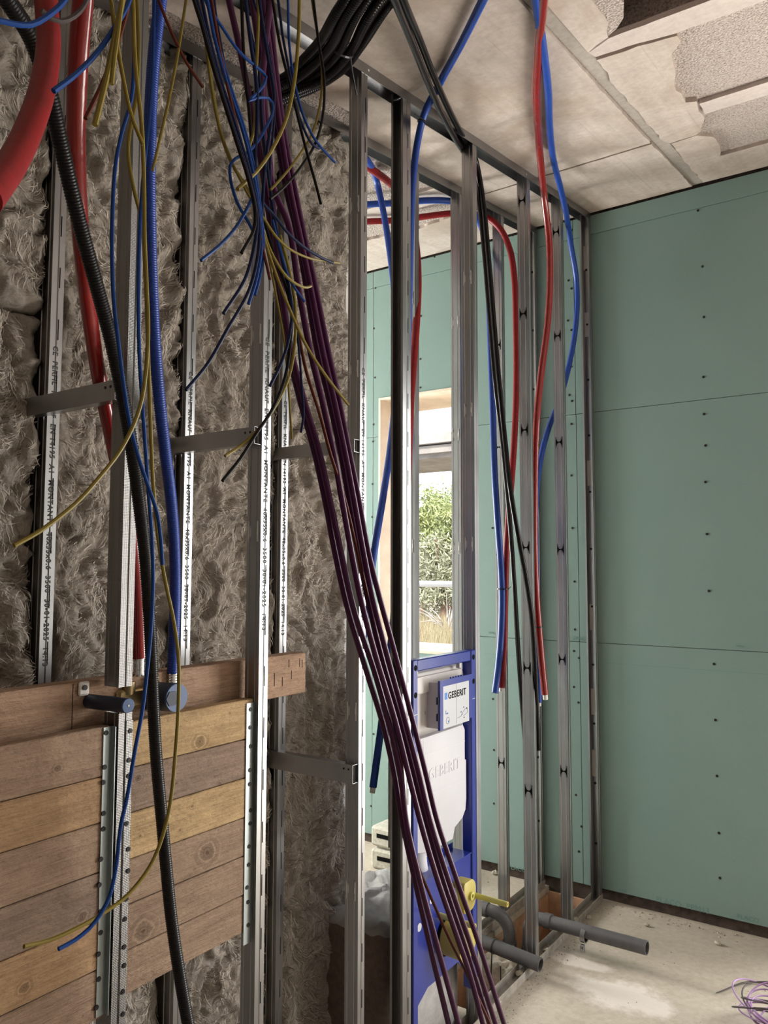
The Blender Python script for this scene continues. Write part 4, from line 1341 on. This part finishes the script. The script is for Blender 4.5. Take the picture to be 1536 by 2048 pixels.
for _ in range(300):
    crumb(.05 + 2.2 * rng.random(), WALL_Y - .02 - abs(rng.normal(0, .03)), .002 + .006 * rng.random() ** 2)
for _ in range(220):
    crumb(.02 + 1.5 * rng.random(), 2.1 + 1.5 * rng.random(), .0015 + .0035 * rng.random() ** 3)
for _ in range(160):
    crumb(-.41 - 1.2 * rng.random(), 2.6 + .95 * rng.random(), .0015 + .004 * rng.random() ** 3)
for _ in range(160):
    crumb(-.024 + rng.normal(0, .012), 2.75 + .32 * rng.random(), .003 + .007 * rng.random() ** 2, .002)
mesh_obj('floor_crumbs', V, F, 'crumb', label='scattered crumbs of mortar over the floor', cat='debris', kind='stuff')

# ================================================================== PIPES, HOSES AND CABLES
def path(px, X):
    n = len(px)
    if isinstance(X, (int, float)):
        X = [X] * n
    elif len(X) == 2 and n != 2:
        X = list(np.linspace(X[0], X[1], n))
    out = []
    for (x, y), q in zip(px, X):
        p = at(x, y, X=q)
        c = at(x, y, C=-.022)
        if p.z > zc(p.y) - .022 and (c - CAM).dot(_f) > 0:     # stay below the ceiling
            p = c
        if p.y > WALL_Y - .022:                                # and in front of the green wall
            p = at(x, y, Y=WALL_Y - .022)
        out.append(p)
    return out
def cable(name, mat, px, X, dia, label, cat, up=False, down=False, corr=0, group=None, tip=0, n=10, step=.012, parent=None):
    P = path(px, X)
    if up:       # runs on to the ceiling above the frame
        d = (P[0] - P[1]).normalized()
        if d.z < .35:
            d = Vector((d.x * .5, d.y * .5, .8)).normalized()
        s = (zc(P[0].y) - P[0].z) / max(d.z - SL * d.y, .1)
        if s > .02:
            P = [P[0] + d * s] + P
    if down:     # and to the floor below it
        d = (P[-1] - P[-2]).normalized()
        s = (P[-1].z - dia) / max(-d.z, .2)
        P = P + [P[-1] + d * s]
    S = resample(spline(P, 14), corr / 4 if corr else step)
    r = dia / 2
    if corr:
        k = np.arange(len(S)) % 4
        R = np.where(k < 2, r, r * .925)
    else:
        R = r
    o = MB().tube(S, R, n).build(name, mat, parent, 'all' if corr else True, label=label, cat=cat, group=group)
    if tip:
        d = Vector(S[-1] - S[-3]).normalized()
        MB().cyl(Vector(S[-1]) - d * .002, Vector(S[-1]) + d * tip, r * .72, n=14).build('inner_pipe', 'white_pex', o, True)
    return o
def tie_on(o, name, x, y, X, d, dia, tail=None):
    c_ = at(x, y, X=X)
    MB().ring(c_ - Vector(d) * .002, d, dia / 2 + .0022, dia / 2 - .001, .0045, 18).build('cable_tie', 'tie_black', o)
    if tail:
        MB().tube([c_ + Vector((dia / 2, 0, 0)), at(*tail, X=X + .02)], .0013, 5).build('tie_tail', 'tie_black', o)

# --- big hoses, upper left
cable('red_hose', 'red_pipe', [(85, -120), (92, 0), (97, 90), (84, 180), (56, 262), (22, 330), (-30, 400)], [.42, .45, .48, .52, .56, .60, .66], .026, 'thick red hose curving out of the left edge at the top left corner', 'hose', up=True, n=18)
cable('red_hose', 'red_foil', [(172, -60), (166, 0), (156, 120), (152, 260), (156, 400), (166, 520), (180, 640), (199, 760), (222, 870), (245, 980), (264, 1090), (274, 1190), (278, 1290), (279, 1316)],
      [.34, .32, .28, .22, .14, .07, -.01, -.08, -.10, -.09, -.07, -.06, -.055, -.055], .029, 'shiny dark red hose running down behind the knurled stud to the valve', 'hose', up=True, n=18)
bh = cable('blue_hose', 'blue_hose', [(330, -70), (321, 0), (309, 100), (302, 200), (299, 300), (299, 420), (303, 560), (309, 680), (318, 790), (330, 900), (342, 1000), (349, 1100), (350, 1200), (347, 1290), (345, 1347)],
           [.10, .09, .08, .07, .07, .06, .05, .04, .03, .01, -.02, -.04, -.05, -.055, -.055], .0245, 'blue corrugated hose running down to the right blue valve cap', 'hose', up=True, corr=.0046, n=14)
cable('black_hose', 'black_hose', [(-20, -60), (15, 0), (62, 75), (95, 170), (122, 290), (155, 430), (190, 560), (222, 680), (247, 800), (264, 900), (279, 1010), (291, 1120), (298, 1220), (303, 1320), (307, 1420), (313, 1520), (323, 1630), (332, 1730), (342, 1830), (356, 1930), (376, 2048), (392, 2130)],
      [.40, .38, .36, .34, .31, .28, .25, .22, .19, .17, .15, .13, .12, .11, .10, .095, .09, .09, .09, .10, .11, .12], .0225, 'black corrugated hose sweeping from the top left corner down across the planks', 'hose', down=True, corr=.0042, n=14)
# crimped chrome sleeves of the two valve hoses
for (a, b, nm) in (((279, 1312), (279, 1352), 'chrome crimp sleeve where the red hose meets the valve'), ((345, 1345), (345, 1366), 'chrome crimp sleeve where the blue hose meets the valve')):
    p, q = at(*a, X=-.055), at(*b, X=-.055)
    mb = MB()
    zz = np.linspace(p.z, q.z, 13)
    mb.tube([(-.055, p.y, z) for z in zz], [.0112 if i % 3 else .0102 for i in range(13)], 20)
    mb.build('crimp_sleeve', 'chrome', None, True, label=nm, cat='fitting', group='crimp sleeves')

# --- heating and water pipes on the right
rp = cable('red_pipe', 'red_foil', [(1092, -70), (1086, 0), (1077, 90), (1072, 180), (1074, 240), (1080, 310), (1089, 400), (1098, 480), (1100, 560), (1095, 650), (1083, 740), (1074, 830), (1070, 920), (1069, 1010), (1069, 1100), (1072, 1180), (1077, 1250), (1083, 1320), (1090, 1388)],
           [.42, .40, .33, .25, .20, .12, .055, .03, .02, .01, .0, -.01, -.02, -.02, -.015, -.01, -.005, .0, .0], .0275, 'red pipe hanging in front from the ceiling, white tip at its end', 'pipe', up=True, n=16, tip=.022)
tie_on(rp, '', 1074, 243, .197, (0, .2, 1), .0275)
tie_on(rp, '', 1090, 402, .055, (0, .1, 1), .0275)
tie_on(rp, '', 1077.5, 1254, -.005, (0, 0, 1), .0275)
bp_ = cable('blue_pipe', 'blue_pipe', [(1066, -70), (1072, 0), (1085, 90), (1096, 180), (1099, 250), (1107, 320), (1122, 380), (1133, 430), (1142, 490), (1153, 560), (1154, 620), (1148, 680), (1136, 740), (1119, 800), (1098, 855), (1084, 905), (1075, 960), (1071, 1040), (1072, 1120), (1074, 1200), (1076, 1300), (1078, 1405)],
            [.36, .33, .27, .20, .15, .11, .07, .04, .0, -.02, -.03, -.04, -.055, -.07, -.08, -.085, -.08, -.07, -.06, -.06, -.06, -.055], .0245, 'blue pipe hanging from the ceiling and looping behind the last stud but one', 'pipe', up=True, n=16, tip=.014)
tie_on(bp_, '', 1099, 226, .168, (0, .2, 1), .0245)
tie_on(bp_, '', 1131, 411, .05, (0, .2, 1), .0245)
b3 = cable('blue_pipe', 'blue_pipe', [(996, -60), (966, 0), (921, 90), (880, 165), (848, 230), (834, 290), (825, 370), (821, 470), (818, 600), (813, 760), (806, 920), (797, 1080), (788, 1220), (777, 1330), (764, 1440), (752, 1530), (746, 1575)],
           [.36, .30, .20, .12, .03, -.01, -.03, -.05, -.07, -.10, -.12, -.14, -.14, -.14, -.13, -.12, -.12], .0225, 'blue pipe slanting from the ceiling, its white end hanging left of the cistern', 'pipe', up=True, n=16, tip=.016)
tie_on(b3, '', 843, 243, .022, (.2, 0, 1), .0225, (829, 228))
cable('blue_pipe', 'blue_pipe', [(712, 300), (735, 322), (754, 365), (768, 430), (779, 500), (788, 580), (793, 680), (791, 790), (780, 900), (765, 1000), (750, 1090), (737, 1180), (726, 1270), (720, 1360)],
      [-.62, -.58, -.5, -.45, -.42, -.40, -.38, -.36, -.32, -.28, -.25, -.23, -.22, -.22], .0255, 'blue pipe coming from the back room and passing behind the dark open stud', 'pipe', n=16)
cable('red_pipe', 'red_pipe', [(716, 322), (745, 340), (775, 362), (800, 388), (820, 428), (832, 490), (836, 560), (833, 640), (827, 720), (821, 800), (817, 900), (813, 1000), (811, 1120), (810, 1240), (808, 1330)],
      [-.78, -.72, -.62, -.52, -.42, -.35, -.31, -.28, -.26, -.24, -.22, -.21, -.20, -.20, -.20], .0285, 'red pipe arching out of the back room and down beside the window', 'pipe', n=16)
cable('blue_pipe', 'blue_pipe', [(640, 424), (735, 409), (800, 406), (850, 401), (900, 402), (940, 415), (968, 470), (976, 560), (980, 660), (985, 800), (989, 940), (995, 1040), (1001, 1120), (1004, 1190), (1002, 1270), (997, 1330), (990, 1386)],
      [-1.5, -1.3, -1.1, -.9, -.7, -.5, -.36, -.28, -.22, -.19, -.17, -.16, -.16, -.16, -.16, -.16, -.16], .027, 'blue pipe crossing the back room, hanging left of its red twin', 'pipe', n=16)
rt = cable('red_pipe', 'red_pipe', [(640, 448), (735, 443), (800, 440), (850, 433), (900, 427), (940, 427), (972, 434), (1000, 457), (1020, 500), (1029, 560), (1032, 650), (1033, 740), (1031, 830), (1026, 920), (1019, 1010), (1013, 1100), (1010, 1200), (1008, 1290), (1003, 1376)],
           [-1.5, -1.25, -1.05, -.85, -.65, -.45, -.32, -.26, -.22, -.20, -.19, -.18, -.17, -.16, -.155, -.155, -.155, -.155, -.155], .0275, 'red pipe crossing the back room, hanging right of its blue twin', 'pipe', n=16, tip=.014)
tie_on(rt, '', 1006, 1178, -.157, (0, 0, 1), .046, (1022, 1173))

# --- black conduits: a tied bundle over the second stud, and two that pass the ceiling track
BX = [.36, .26, .13, .03, -.05, -.11, -.17]
bund = [((722, -60), (670, 30), (640, 82), (608, 118), (575, 150), (540, 172), (500, 195)), ((742, -55), (692, 30), (662, 90), (628, 128), (590, 158), (548, 180), (505, 203)),
        ((768, -60), (712, 30), (680, 98), (646, 138), (605, 166), (555, 188), (510, 210)), ((800, -60), (738, 30), (702, 100), (664, 144), (620, 172), (562, 196), (512, 218)),
        ((822, -55), (764, 28), (722, 92), (684, 140), (636, 172), (575, 198), (520, 224)), ((770, -70), (716, 12), (674, 66), (640, 104), (600, 134), (560, 160), (515, 190))]
bl_ = ['lowest', 'second lowest', 'middle', 'upper middle', 'outermost right', 'topmost left']
for k, pts in enumerate(bund):
    o = cable('black_conduit', 'conduit_black', pts, [q + (.02 if k in (1, 3) else 0) for q in BX], .0235, bl_[k] + ' conduit of the tied black bundle under the ceiling', 'conduit', up=True, corr=.0062, n=12, group='tied bundle of black conduits')
    if k == 2:
        tie_on(o, '', 678, 100, .125, (.6, -.3, .5), .07)
        p_ = at(697, 76, X=.13)
        MB().tube([p_, at(704, 140, X=.08), at(713, 190, X=.06)], .0022, 5).build('tie_tail', 'tie_black', o)
for k, pts in enumerate([[(764, -60), (789, 0), (820, 75), (850, 150), (882, 225), (912, 280), (940, 330), (957, 400), (968, 500), (978, 620), (990, 760), (1004, 880), (1014, 980), (1021, 1060), (1028, 1160), (1034, 1260), (1042, 1380), (1050, 1480)],
                         [(784, -60), (806, 0), (836, 72), (866, 148), (898, 220), (925, 272), (952, 322), (966, 400), (976, 500), (986, 620), (998, 760), (1009, 870), (1021, 980), (1036, 1070), (1051, 1150), (1063, 1230), (1069, 1310), (1073, 1400), (1077, 1500)]]):
    X = [.40, .36, .26, .17, .07, -.02, -.07, -.09, -.10, -.10, -.10, -.10, -.09, -.085, -.085, -.085, -.085, -.085] if k == 0 else [.40, .36, .26, .17, .07, -.01, -.06, -.07, -.075, -.07, -.06, -.05, .0, .025, .03, .03, .015, .0, -.01]
    cable('dark_conduit', 'conduit_brown' if k == 0 else 'conduit_black', pts, X, .0195, ['left of two dark conduits crossing the ceiling, dropping behind the broad stud', 'right of two dark conduits crossing the ceiling, dropping before the broad stud'][k], 'conduit', up=True, n=12, group='two dark conduits')

# --- purple data cables running from the ceiling to the floor
PU = [
 ([(447, -60), (458, 0), (480, 100), (500, 205), (520, 310), (538, 430), (556, 560), (574, 690), (600, 800), (629, 905), (650, 1000), (669, 1100), (696, 1220), (738, 1358), (763, 1438), (785, 1530), (804, 1640), (832, 1770), (862, 1900), (897, 2048)], 'leftmost purple cable, alone at the very top and left at the floor'),
 ([(494, -60), (504, 0), (518, 100), (530, 220), (540, 330), (549, 450), (562, 570), (582, 700), (608, 800), (639, 905), (660, 1000), (681, 1100), (708, 1220), (748, 1340), (776, 1440), (800, 1540), (812, 1640), (842, 1770), (874, 1890), (917, 2048)], 'second purple cable from the left where the bundle meets the floor'),
 ([(548, -60), (541, 0), (530, 100), (523, 190), (530, 290), (548, 380), (577, 450), (596, 570), (620, 700), (644, 800), (667, 905), (684, 1000), (702, 1100), (722, 1200), (748, 1300), (790, 1440), (815, 1540), (840, 1640), (872, 1750), (906, 1850), (940, 1950), (966, 2048)], 'third purple cable from the left where the bundle meets the floor'),
 ([(512, -60), (518, 0), (532, 110), (545, 210), (560, 310), (575, 390), (590, 450), (612, 570), (634, 700), (658, 800), (681, 905), (698, 1000), (716, 1100), (736, 1200), (762, 1310), (800, 1440), (826, 1540), (852, 1640), (886, 1760), (926, 1880), (979, 2048)], 'fourth purple cable from the left where the bundle meets the floor'),
 ([(520, -60), (526, 0), (540, 110), (553, 210), (568, 310), (584, 400), (597, 460), (620, 570), (645, 700), (668, 800), (690, 905), (708, 1000), (726, 1100), (746, 1200), (774, 1310), (810, 1440), (836, 1540), (860, 1640), (897, 1760), (938, 1880), (991, 2048)], 'second purple cable from the right where the bundle meets the floor'),
 ([(530, -60), (536, 0), (546, 90), (556, 180), (570, 280), (588, 370), (604, 450), (630, 570), (656, 700), (678, 800), (699, 905), (718, 1000), (736, 1100), (758, 1190), (784, 1285), (824, 1436), (850, 1540), (874, 1640), (907, 1740), (955, 1880), (1008, 2048)], 'rightmost purple cable of the bundle, outermost at the floor')]
for k, (pts, lb) in enumerate(PU):
    n = len(pts)
    X = np.interp(np.linspace(0, 1, n), [0, .35, 1], [.34, .36, .46]) + .008 * ((k * 2) % 5 - 2)
    cable('purple_cable', 'purple', pts, list(X), .0114, lb, 'cable', up=True, down=True, group='purple cable bundle')
cable('brown_cable', 'wire_brown', [(592, 640), (612, 740), (640, 830), (660, 905), (690, 1000), (716, 1110), (745, 1230), (776, 1340), (795, 1430), (805, 1540), (812, 1640), (828, 1710), (860, 1790), (900, 1880), (935, 1950), (980, 2048)], [.40] * 10 + [.42, .43, .44, .45, .46, .47], .006, 'thin brown cable woven through the purple bundle and bowing left above the floor', 'cable', down=True)

# --- loose wires; each with its own end
W = []
def wire(col, pts, X, label, dia=.0044, up=True, down=False):
    cable('loose_wire', 'wire_' + col, pts, X, dia, label, 'wire', up=up, down=down, group='loose electrical wires', n=8, step=.010)
# left group
wire('blue', [(150, -40), (128, 2), (98, 30), (60, 50), (25, 47), (-20, 36)], .62, 'blue wire looping out of the frame at the top left corner', .0052)
wire('grey', [(185, -40), (170, 8), (148, 33), (120, 43), (100, 36), (83, 21)], .60, 'dark grey wire with a short hooked end near the top left corner', .0048)
wire('blue', [(270, -40), (256, 8), (235, 46), (195, 104), (150, 150), (107, 182)], .58, 'blue wire ending beside the black hose at the upper left', .0054)
wire('brown', [(266, -40), (256, 12), (240, 70), (205, 165), (171, 237)], .57, 'brown wire ending beside the shiny red hose', .0046)
wire('yellow', [(252, -40), (244, 5), (232, 62), (214, 150), (190, 250)], .585, 'thick yellow wire ending above the brown wire tip at upper left', .0062)
wire('yellow', [(250, -40), (242, 15), (235, 70), (228, 120), (223, 168)], .60, 'short yellow-green wire, the shortest of the upper left group', .0050)
wire('yellow', [(216, -40), (222, 0), (229, 55), (245, 150), (263, 232), (286, 290)], .565, 'yellow-green wire with a tiny hooked tip in front of the dark stud')
wire('yellow', [(262, -40), (266, 0), (268, 80), (272, 145), (284, 260), (288, 380), (289, 470), (293, 570), (296, 660), (291, 750), (278, 820), (244, 895), (190, 965), (150, 1008), (80, 1062), (28, 1091)], .50, 'yellow-green wire swinging left to a tip below the left brace', .0050)
wire('yellow', [(272, -40), (274, 0), (277, 90), (273, 190), (256, 300), (268, 380), (283, 440), (291, 560), (296, 700), (301, 850), (307, 980), (318, 1090), (332, 1170), (347, 1240), (357, 1320), (357, 1400), (352, 1490), (336, 1630), (304, 1725), (255, 1790), (200, 1830), (150, 1858), (100, 1880), (48, 1893)], .42, 'longest yellow-green wire, its tip over the lowest left planks', .0050)
wire('blue', [(262, -40), (265, 20), (268, 100), (263, 195), (243, 268), (231, 330), (225, 420), (224, 520), (228, 610), (236, 680), (247, 770), (260, 850), (277, 915), (297, 975), (313, 1022), (321, 1075), (325, 1130)], .48, 'blue wire ending above the valve between the black and blue hoses', .0048)
wire('blue', [(309, -40), (308, 0), (306, 120), (300, 215), (290, 315), (281, 430), (277, 560), (278, 690), (284, 800), (291, 900), (298, 1000), (304, 1080), (306, 1160), (302, 1255), (291, 1370), (284, 1425), (270, 1500), (255, 1590), (241, 1655), (231, 1740), (216, 1800), (185, 1850), (150, 1880), (117, 1898)], .44, 'longest blue wire, its tip over the lower left planks', .0050)
wire('yellow', [(378, -40), (372, 0), (355, 110), (335, 212), (305, 341)], .45, 'thin straight yellow wire slanting down left of the far stud', .0040)
wire('brown', [(304, -40), (318, 2), (340, 58), (370, 120), (406, 175)], .45, 'brown wire slanting down right across the wool near the ceiling', .0042)
# middle bundle
wire('black', [(375, -60), (388, 0), (405, 55), (425, 130), (450, 210), (475, 290), (497, 360), (510, 420), (508, 458), (483, 506)], .50, 'black wire of the middle bundle with the highest tip on its left side', .0052)
wire('navy', [(382, -60), (394, 0), (410, 60), (432, 145), (460, 235), (486, 315), (505, 385), (514, 440), (508, 495), (490, 558), (447, 627)], .49, 'dark wire of the middle bundle ending over the wool, below the short black tip', .0052)
wire('navy', [(392, -60), (404, 0), (418, 70), (440, 155), (468, 240), (494, 325), (512, 400), (519, 460), (514, 520), (497, 583), (455, 658), (415, 728), (372, 780)], .48, 'blue wire of the middle bundle reaching furthest left over the far printed stud', .0050)
wire('blue', [(400, -60), (414, 0), (430, 80), (455, 170), (485, 260), (505, 340), (518, 420), (523, 490), (512, 560), (497, 608)], .47, 'blue wire ending just left of the near printed stud, left tip of a close pair', .0050)
wire('blue', [(404, -60), (418, 0), (434, 80), (460, 170), (490, 262), (510, 345), (522, 430), (527, 500), (519, 555), (510, 590)], .465, 'blue wire ending just left of the near printed stud, right tip of a close pair', .0050)
wire('blue', [(402, -40), (412, 4), (440, 48), (474, 98), (498, 122), (520, 140), (532, 152), (528, 168), (515, 185), (497, 202), (520, 195), (542, 200), (546, 220), (530, 258), (510, 290), (494, 305), (470, 318), (460, 332), (462, 365), (476, 408), (500, 450), (514, 480)], .46, 'blue wire kinked into a loop at the left of the purple cables', .0046)
wire('blue', [(506, 390), (500, 405), (475, 450), (440, 490), (402, 521)], .475, 'blue wire with its tip over the wool midway between two far studs', .0048, up=False)
wire('yellow', [(400, -40), (408, 30), (416, 110), (428, 200), (444, 275), (468, 335), (492, 372), (512, 415), (532, 490), (556, 560), (582, 625), (612, 690), (652, 752), (697, 810)], .44, 'yellow wire crossing the purple cables to a tip at the third stud', .0050)
wire('yellow', [(396, -40), (404, 20), (412, 90), (422, 170), (436, 245), (456, 305), (482, 362), (506, 405), (530, 440), (548, 468), (575, 495), (615, 515), (650, 522), (679, 526)], .445, 'yellow wire whose tip pairs with a blue tip right of the purple cables', .0040)
wire('navy', [(425, -40), (430, 20), (445, 110), (462, 200), (484, 290), (505, 360), (525, 405), (548, 430), (575, 465), (605, 492), (640, 514), (666, 526)], .45, 'blue wire whose tip pairs with a yellow tip right of the purple cables', .0048)
wire('brown', [(418, -40), (424, 5), (436, 80), (452, 160), (472, 245), (490, 330), (504, 390), (520, 470), (540, 560)], .47, 'brown wire running down inside the middle bundle', .0044)
wire('yellow', [(512, -40), (516, 0), (516, 60), (513, 130), (511, 210), (508, 260), (498, 300), (505, 370), (520, 440), (545, 510), (575, 555), (610, 575), (622, 572)], .43, 'yellow wire down the front of the purple cables with a tip bent right', .0048)
wire('yellow', [(600, -40), (599, 0), (597, 70), (589, 160), (574, 232), (549, 290), (514, 342), (475, 378)], .47, 'thick yellow wire curving left across the purple cables', .0058)
wire('yellow', [(620, -40), (624, 0), (635, 70), (644, 140), (640, 210), (624, 268), (600, 308), (570, 348), (541, 380)], .42, 'paler yellow wire curving left to a tip behind the purple cables', .0044)
wire('black', [(622, -40), (627, 0), (636, 75), (648, 155), (646, 228), (630, 288), (600, 336), (566, 376), (540, 398)], .425, 'black wire curving left beside the paler yellow one', .0048)
wire('navy', [(550, -40), (557, 5), (566, 75), (580, 150), (592, 212), (608, 258), (624, 288), (639, 297)], .43, 'dark blue wire with a tip bent right, left of the straight blue tip', .0044)
wire('blue', [(574, -40), (576, 10), (578, 80), (585, 142), (597, 200), (612, 245), (632, 282), (670, 325)], .43, 'blue wire ending furthest right over the wool', .0044)
wire('black', [(538, -40), (546, 5), (560, 90), (580, 170), (596, 235), (613, 302), (630, 362), (642, 409)], .44, 'straight black wire ending over the wool right of the purple cables', .0048)
wire('black', [(480, -40), (483, 0), (485, 60), (488, 120), (492, 170), (497, 210), (505, 300), (520, 400), (545, 500), (570, 570), (583, 620), (580, 690), (570, 755), (545, 818), (512, 868), (480, 918), (445, 962)], .41, 'black wire with the lowest tip, left of the brace behind it', .0054)
wire('yellow', [(560, 470), (578, 540), (590, 610), (590, 680), (580, 745), (560, 795), (530, 842), (490, 885), (450, 912)], .405, 'yellow wire ending beside the lowest black tip', .0052, up=False)
wire('navy', [(484, -40), (490, 0), (500, 60), (512, 110), (520, 170), (524, 240), (535, 340), (555, 470), (575, 560), (584, 620), (577, 680), (562, 727), (540, 772)], .415, 'dark blue wire ending on the white printed flange', .0052)
wire('navy', [(500, -40), (507, 0), (530, 70), (545, 150), (548, 240), (540, 330), (545, 430), (568, 540), (592, 650), (604, 780), (607, 830), (602, 865)], .40, 'dark wire with a short vertical tip left of the purple cables above the brace', .0042)
wire('yellow', [(530, 480), (552, 590), (568, 680), (576, 760), (580, 820), (584, 878)], .405, 'thin olive wire hanging straight down to the brace behind', .0036, up=False)
wire('blue', [(545, 440), (560, 500), (580, 560), (609, 603)], .42, 'short blue wire tip poking out right of the left purple cables', .0044, up=False)
wire('navy', [(515, -40), (520, 10), (530, 80), (544, 160), (548, 190), (540, 260), (530, 330), (524, 420), (520, 500)], .455, 'dark blue wire running down behind the purple cables', .0052)
wire('navy', [(486, -40), (492, 10), (502, 90), (512, 160), (514, 240), (510, 320), (516, 400), (524, 470)], .46, 'navy wire running straight down among the purple cables', .0060)

# --- coil of thin purple cable and a loose tie wire on the floor, lower right
cc_ = at(1556, 2050, Z=.02)
coil = empty('cable_coil', (cc_.x, cc_.y, 0), 'loose coil of thin lilac cable on the floor at the lower right corner', 'cable coil')
for k in range(11):
    r = .085 + .045 * rng.random()
    ox, oy = rng.normal(0, .014, 2)
    ph, ti = 6.28 * rng.random(), .15 + .35 * rng.random()
    pts = []
    for t in np.linspace(0, 2 * math.pi, 48):
        pts.append((cc_.x + ox + r * math.cos(t), cc_.y + oy + r * .95 * math.sin(t), .006 + .004 * k + r * ti * (1 + math.cos(t - ph))))
    MB().tube(pts, .0026, 8).build('loop', 'lilac' if k % 3 else 'wire_grey', coil, True)
fw = [at(x, y, Z=.006) for x, y in ((1432, 1986), (1452, 1978), (1470, 1970), (1490, 1964), (1536, 1963), (1580, 1966), (1640, 1985))]
for k, nm in ((0, 'brown tie wire on the floor, upper strand beside the lilac coil'), (1, 'brown tie wire on the floor, lower strand beside the lilac coil')):
    MB().tube(resample(spline([p + Vector((0, -.012 * k * math.sin(i * .6), 0)) for i, p in enumerate(fw)], 10), .006), .0016, 6).build('tie_wire', 'wire_grey', None, True, label=nm, cat='wire', group='tie wires on the floor')
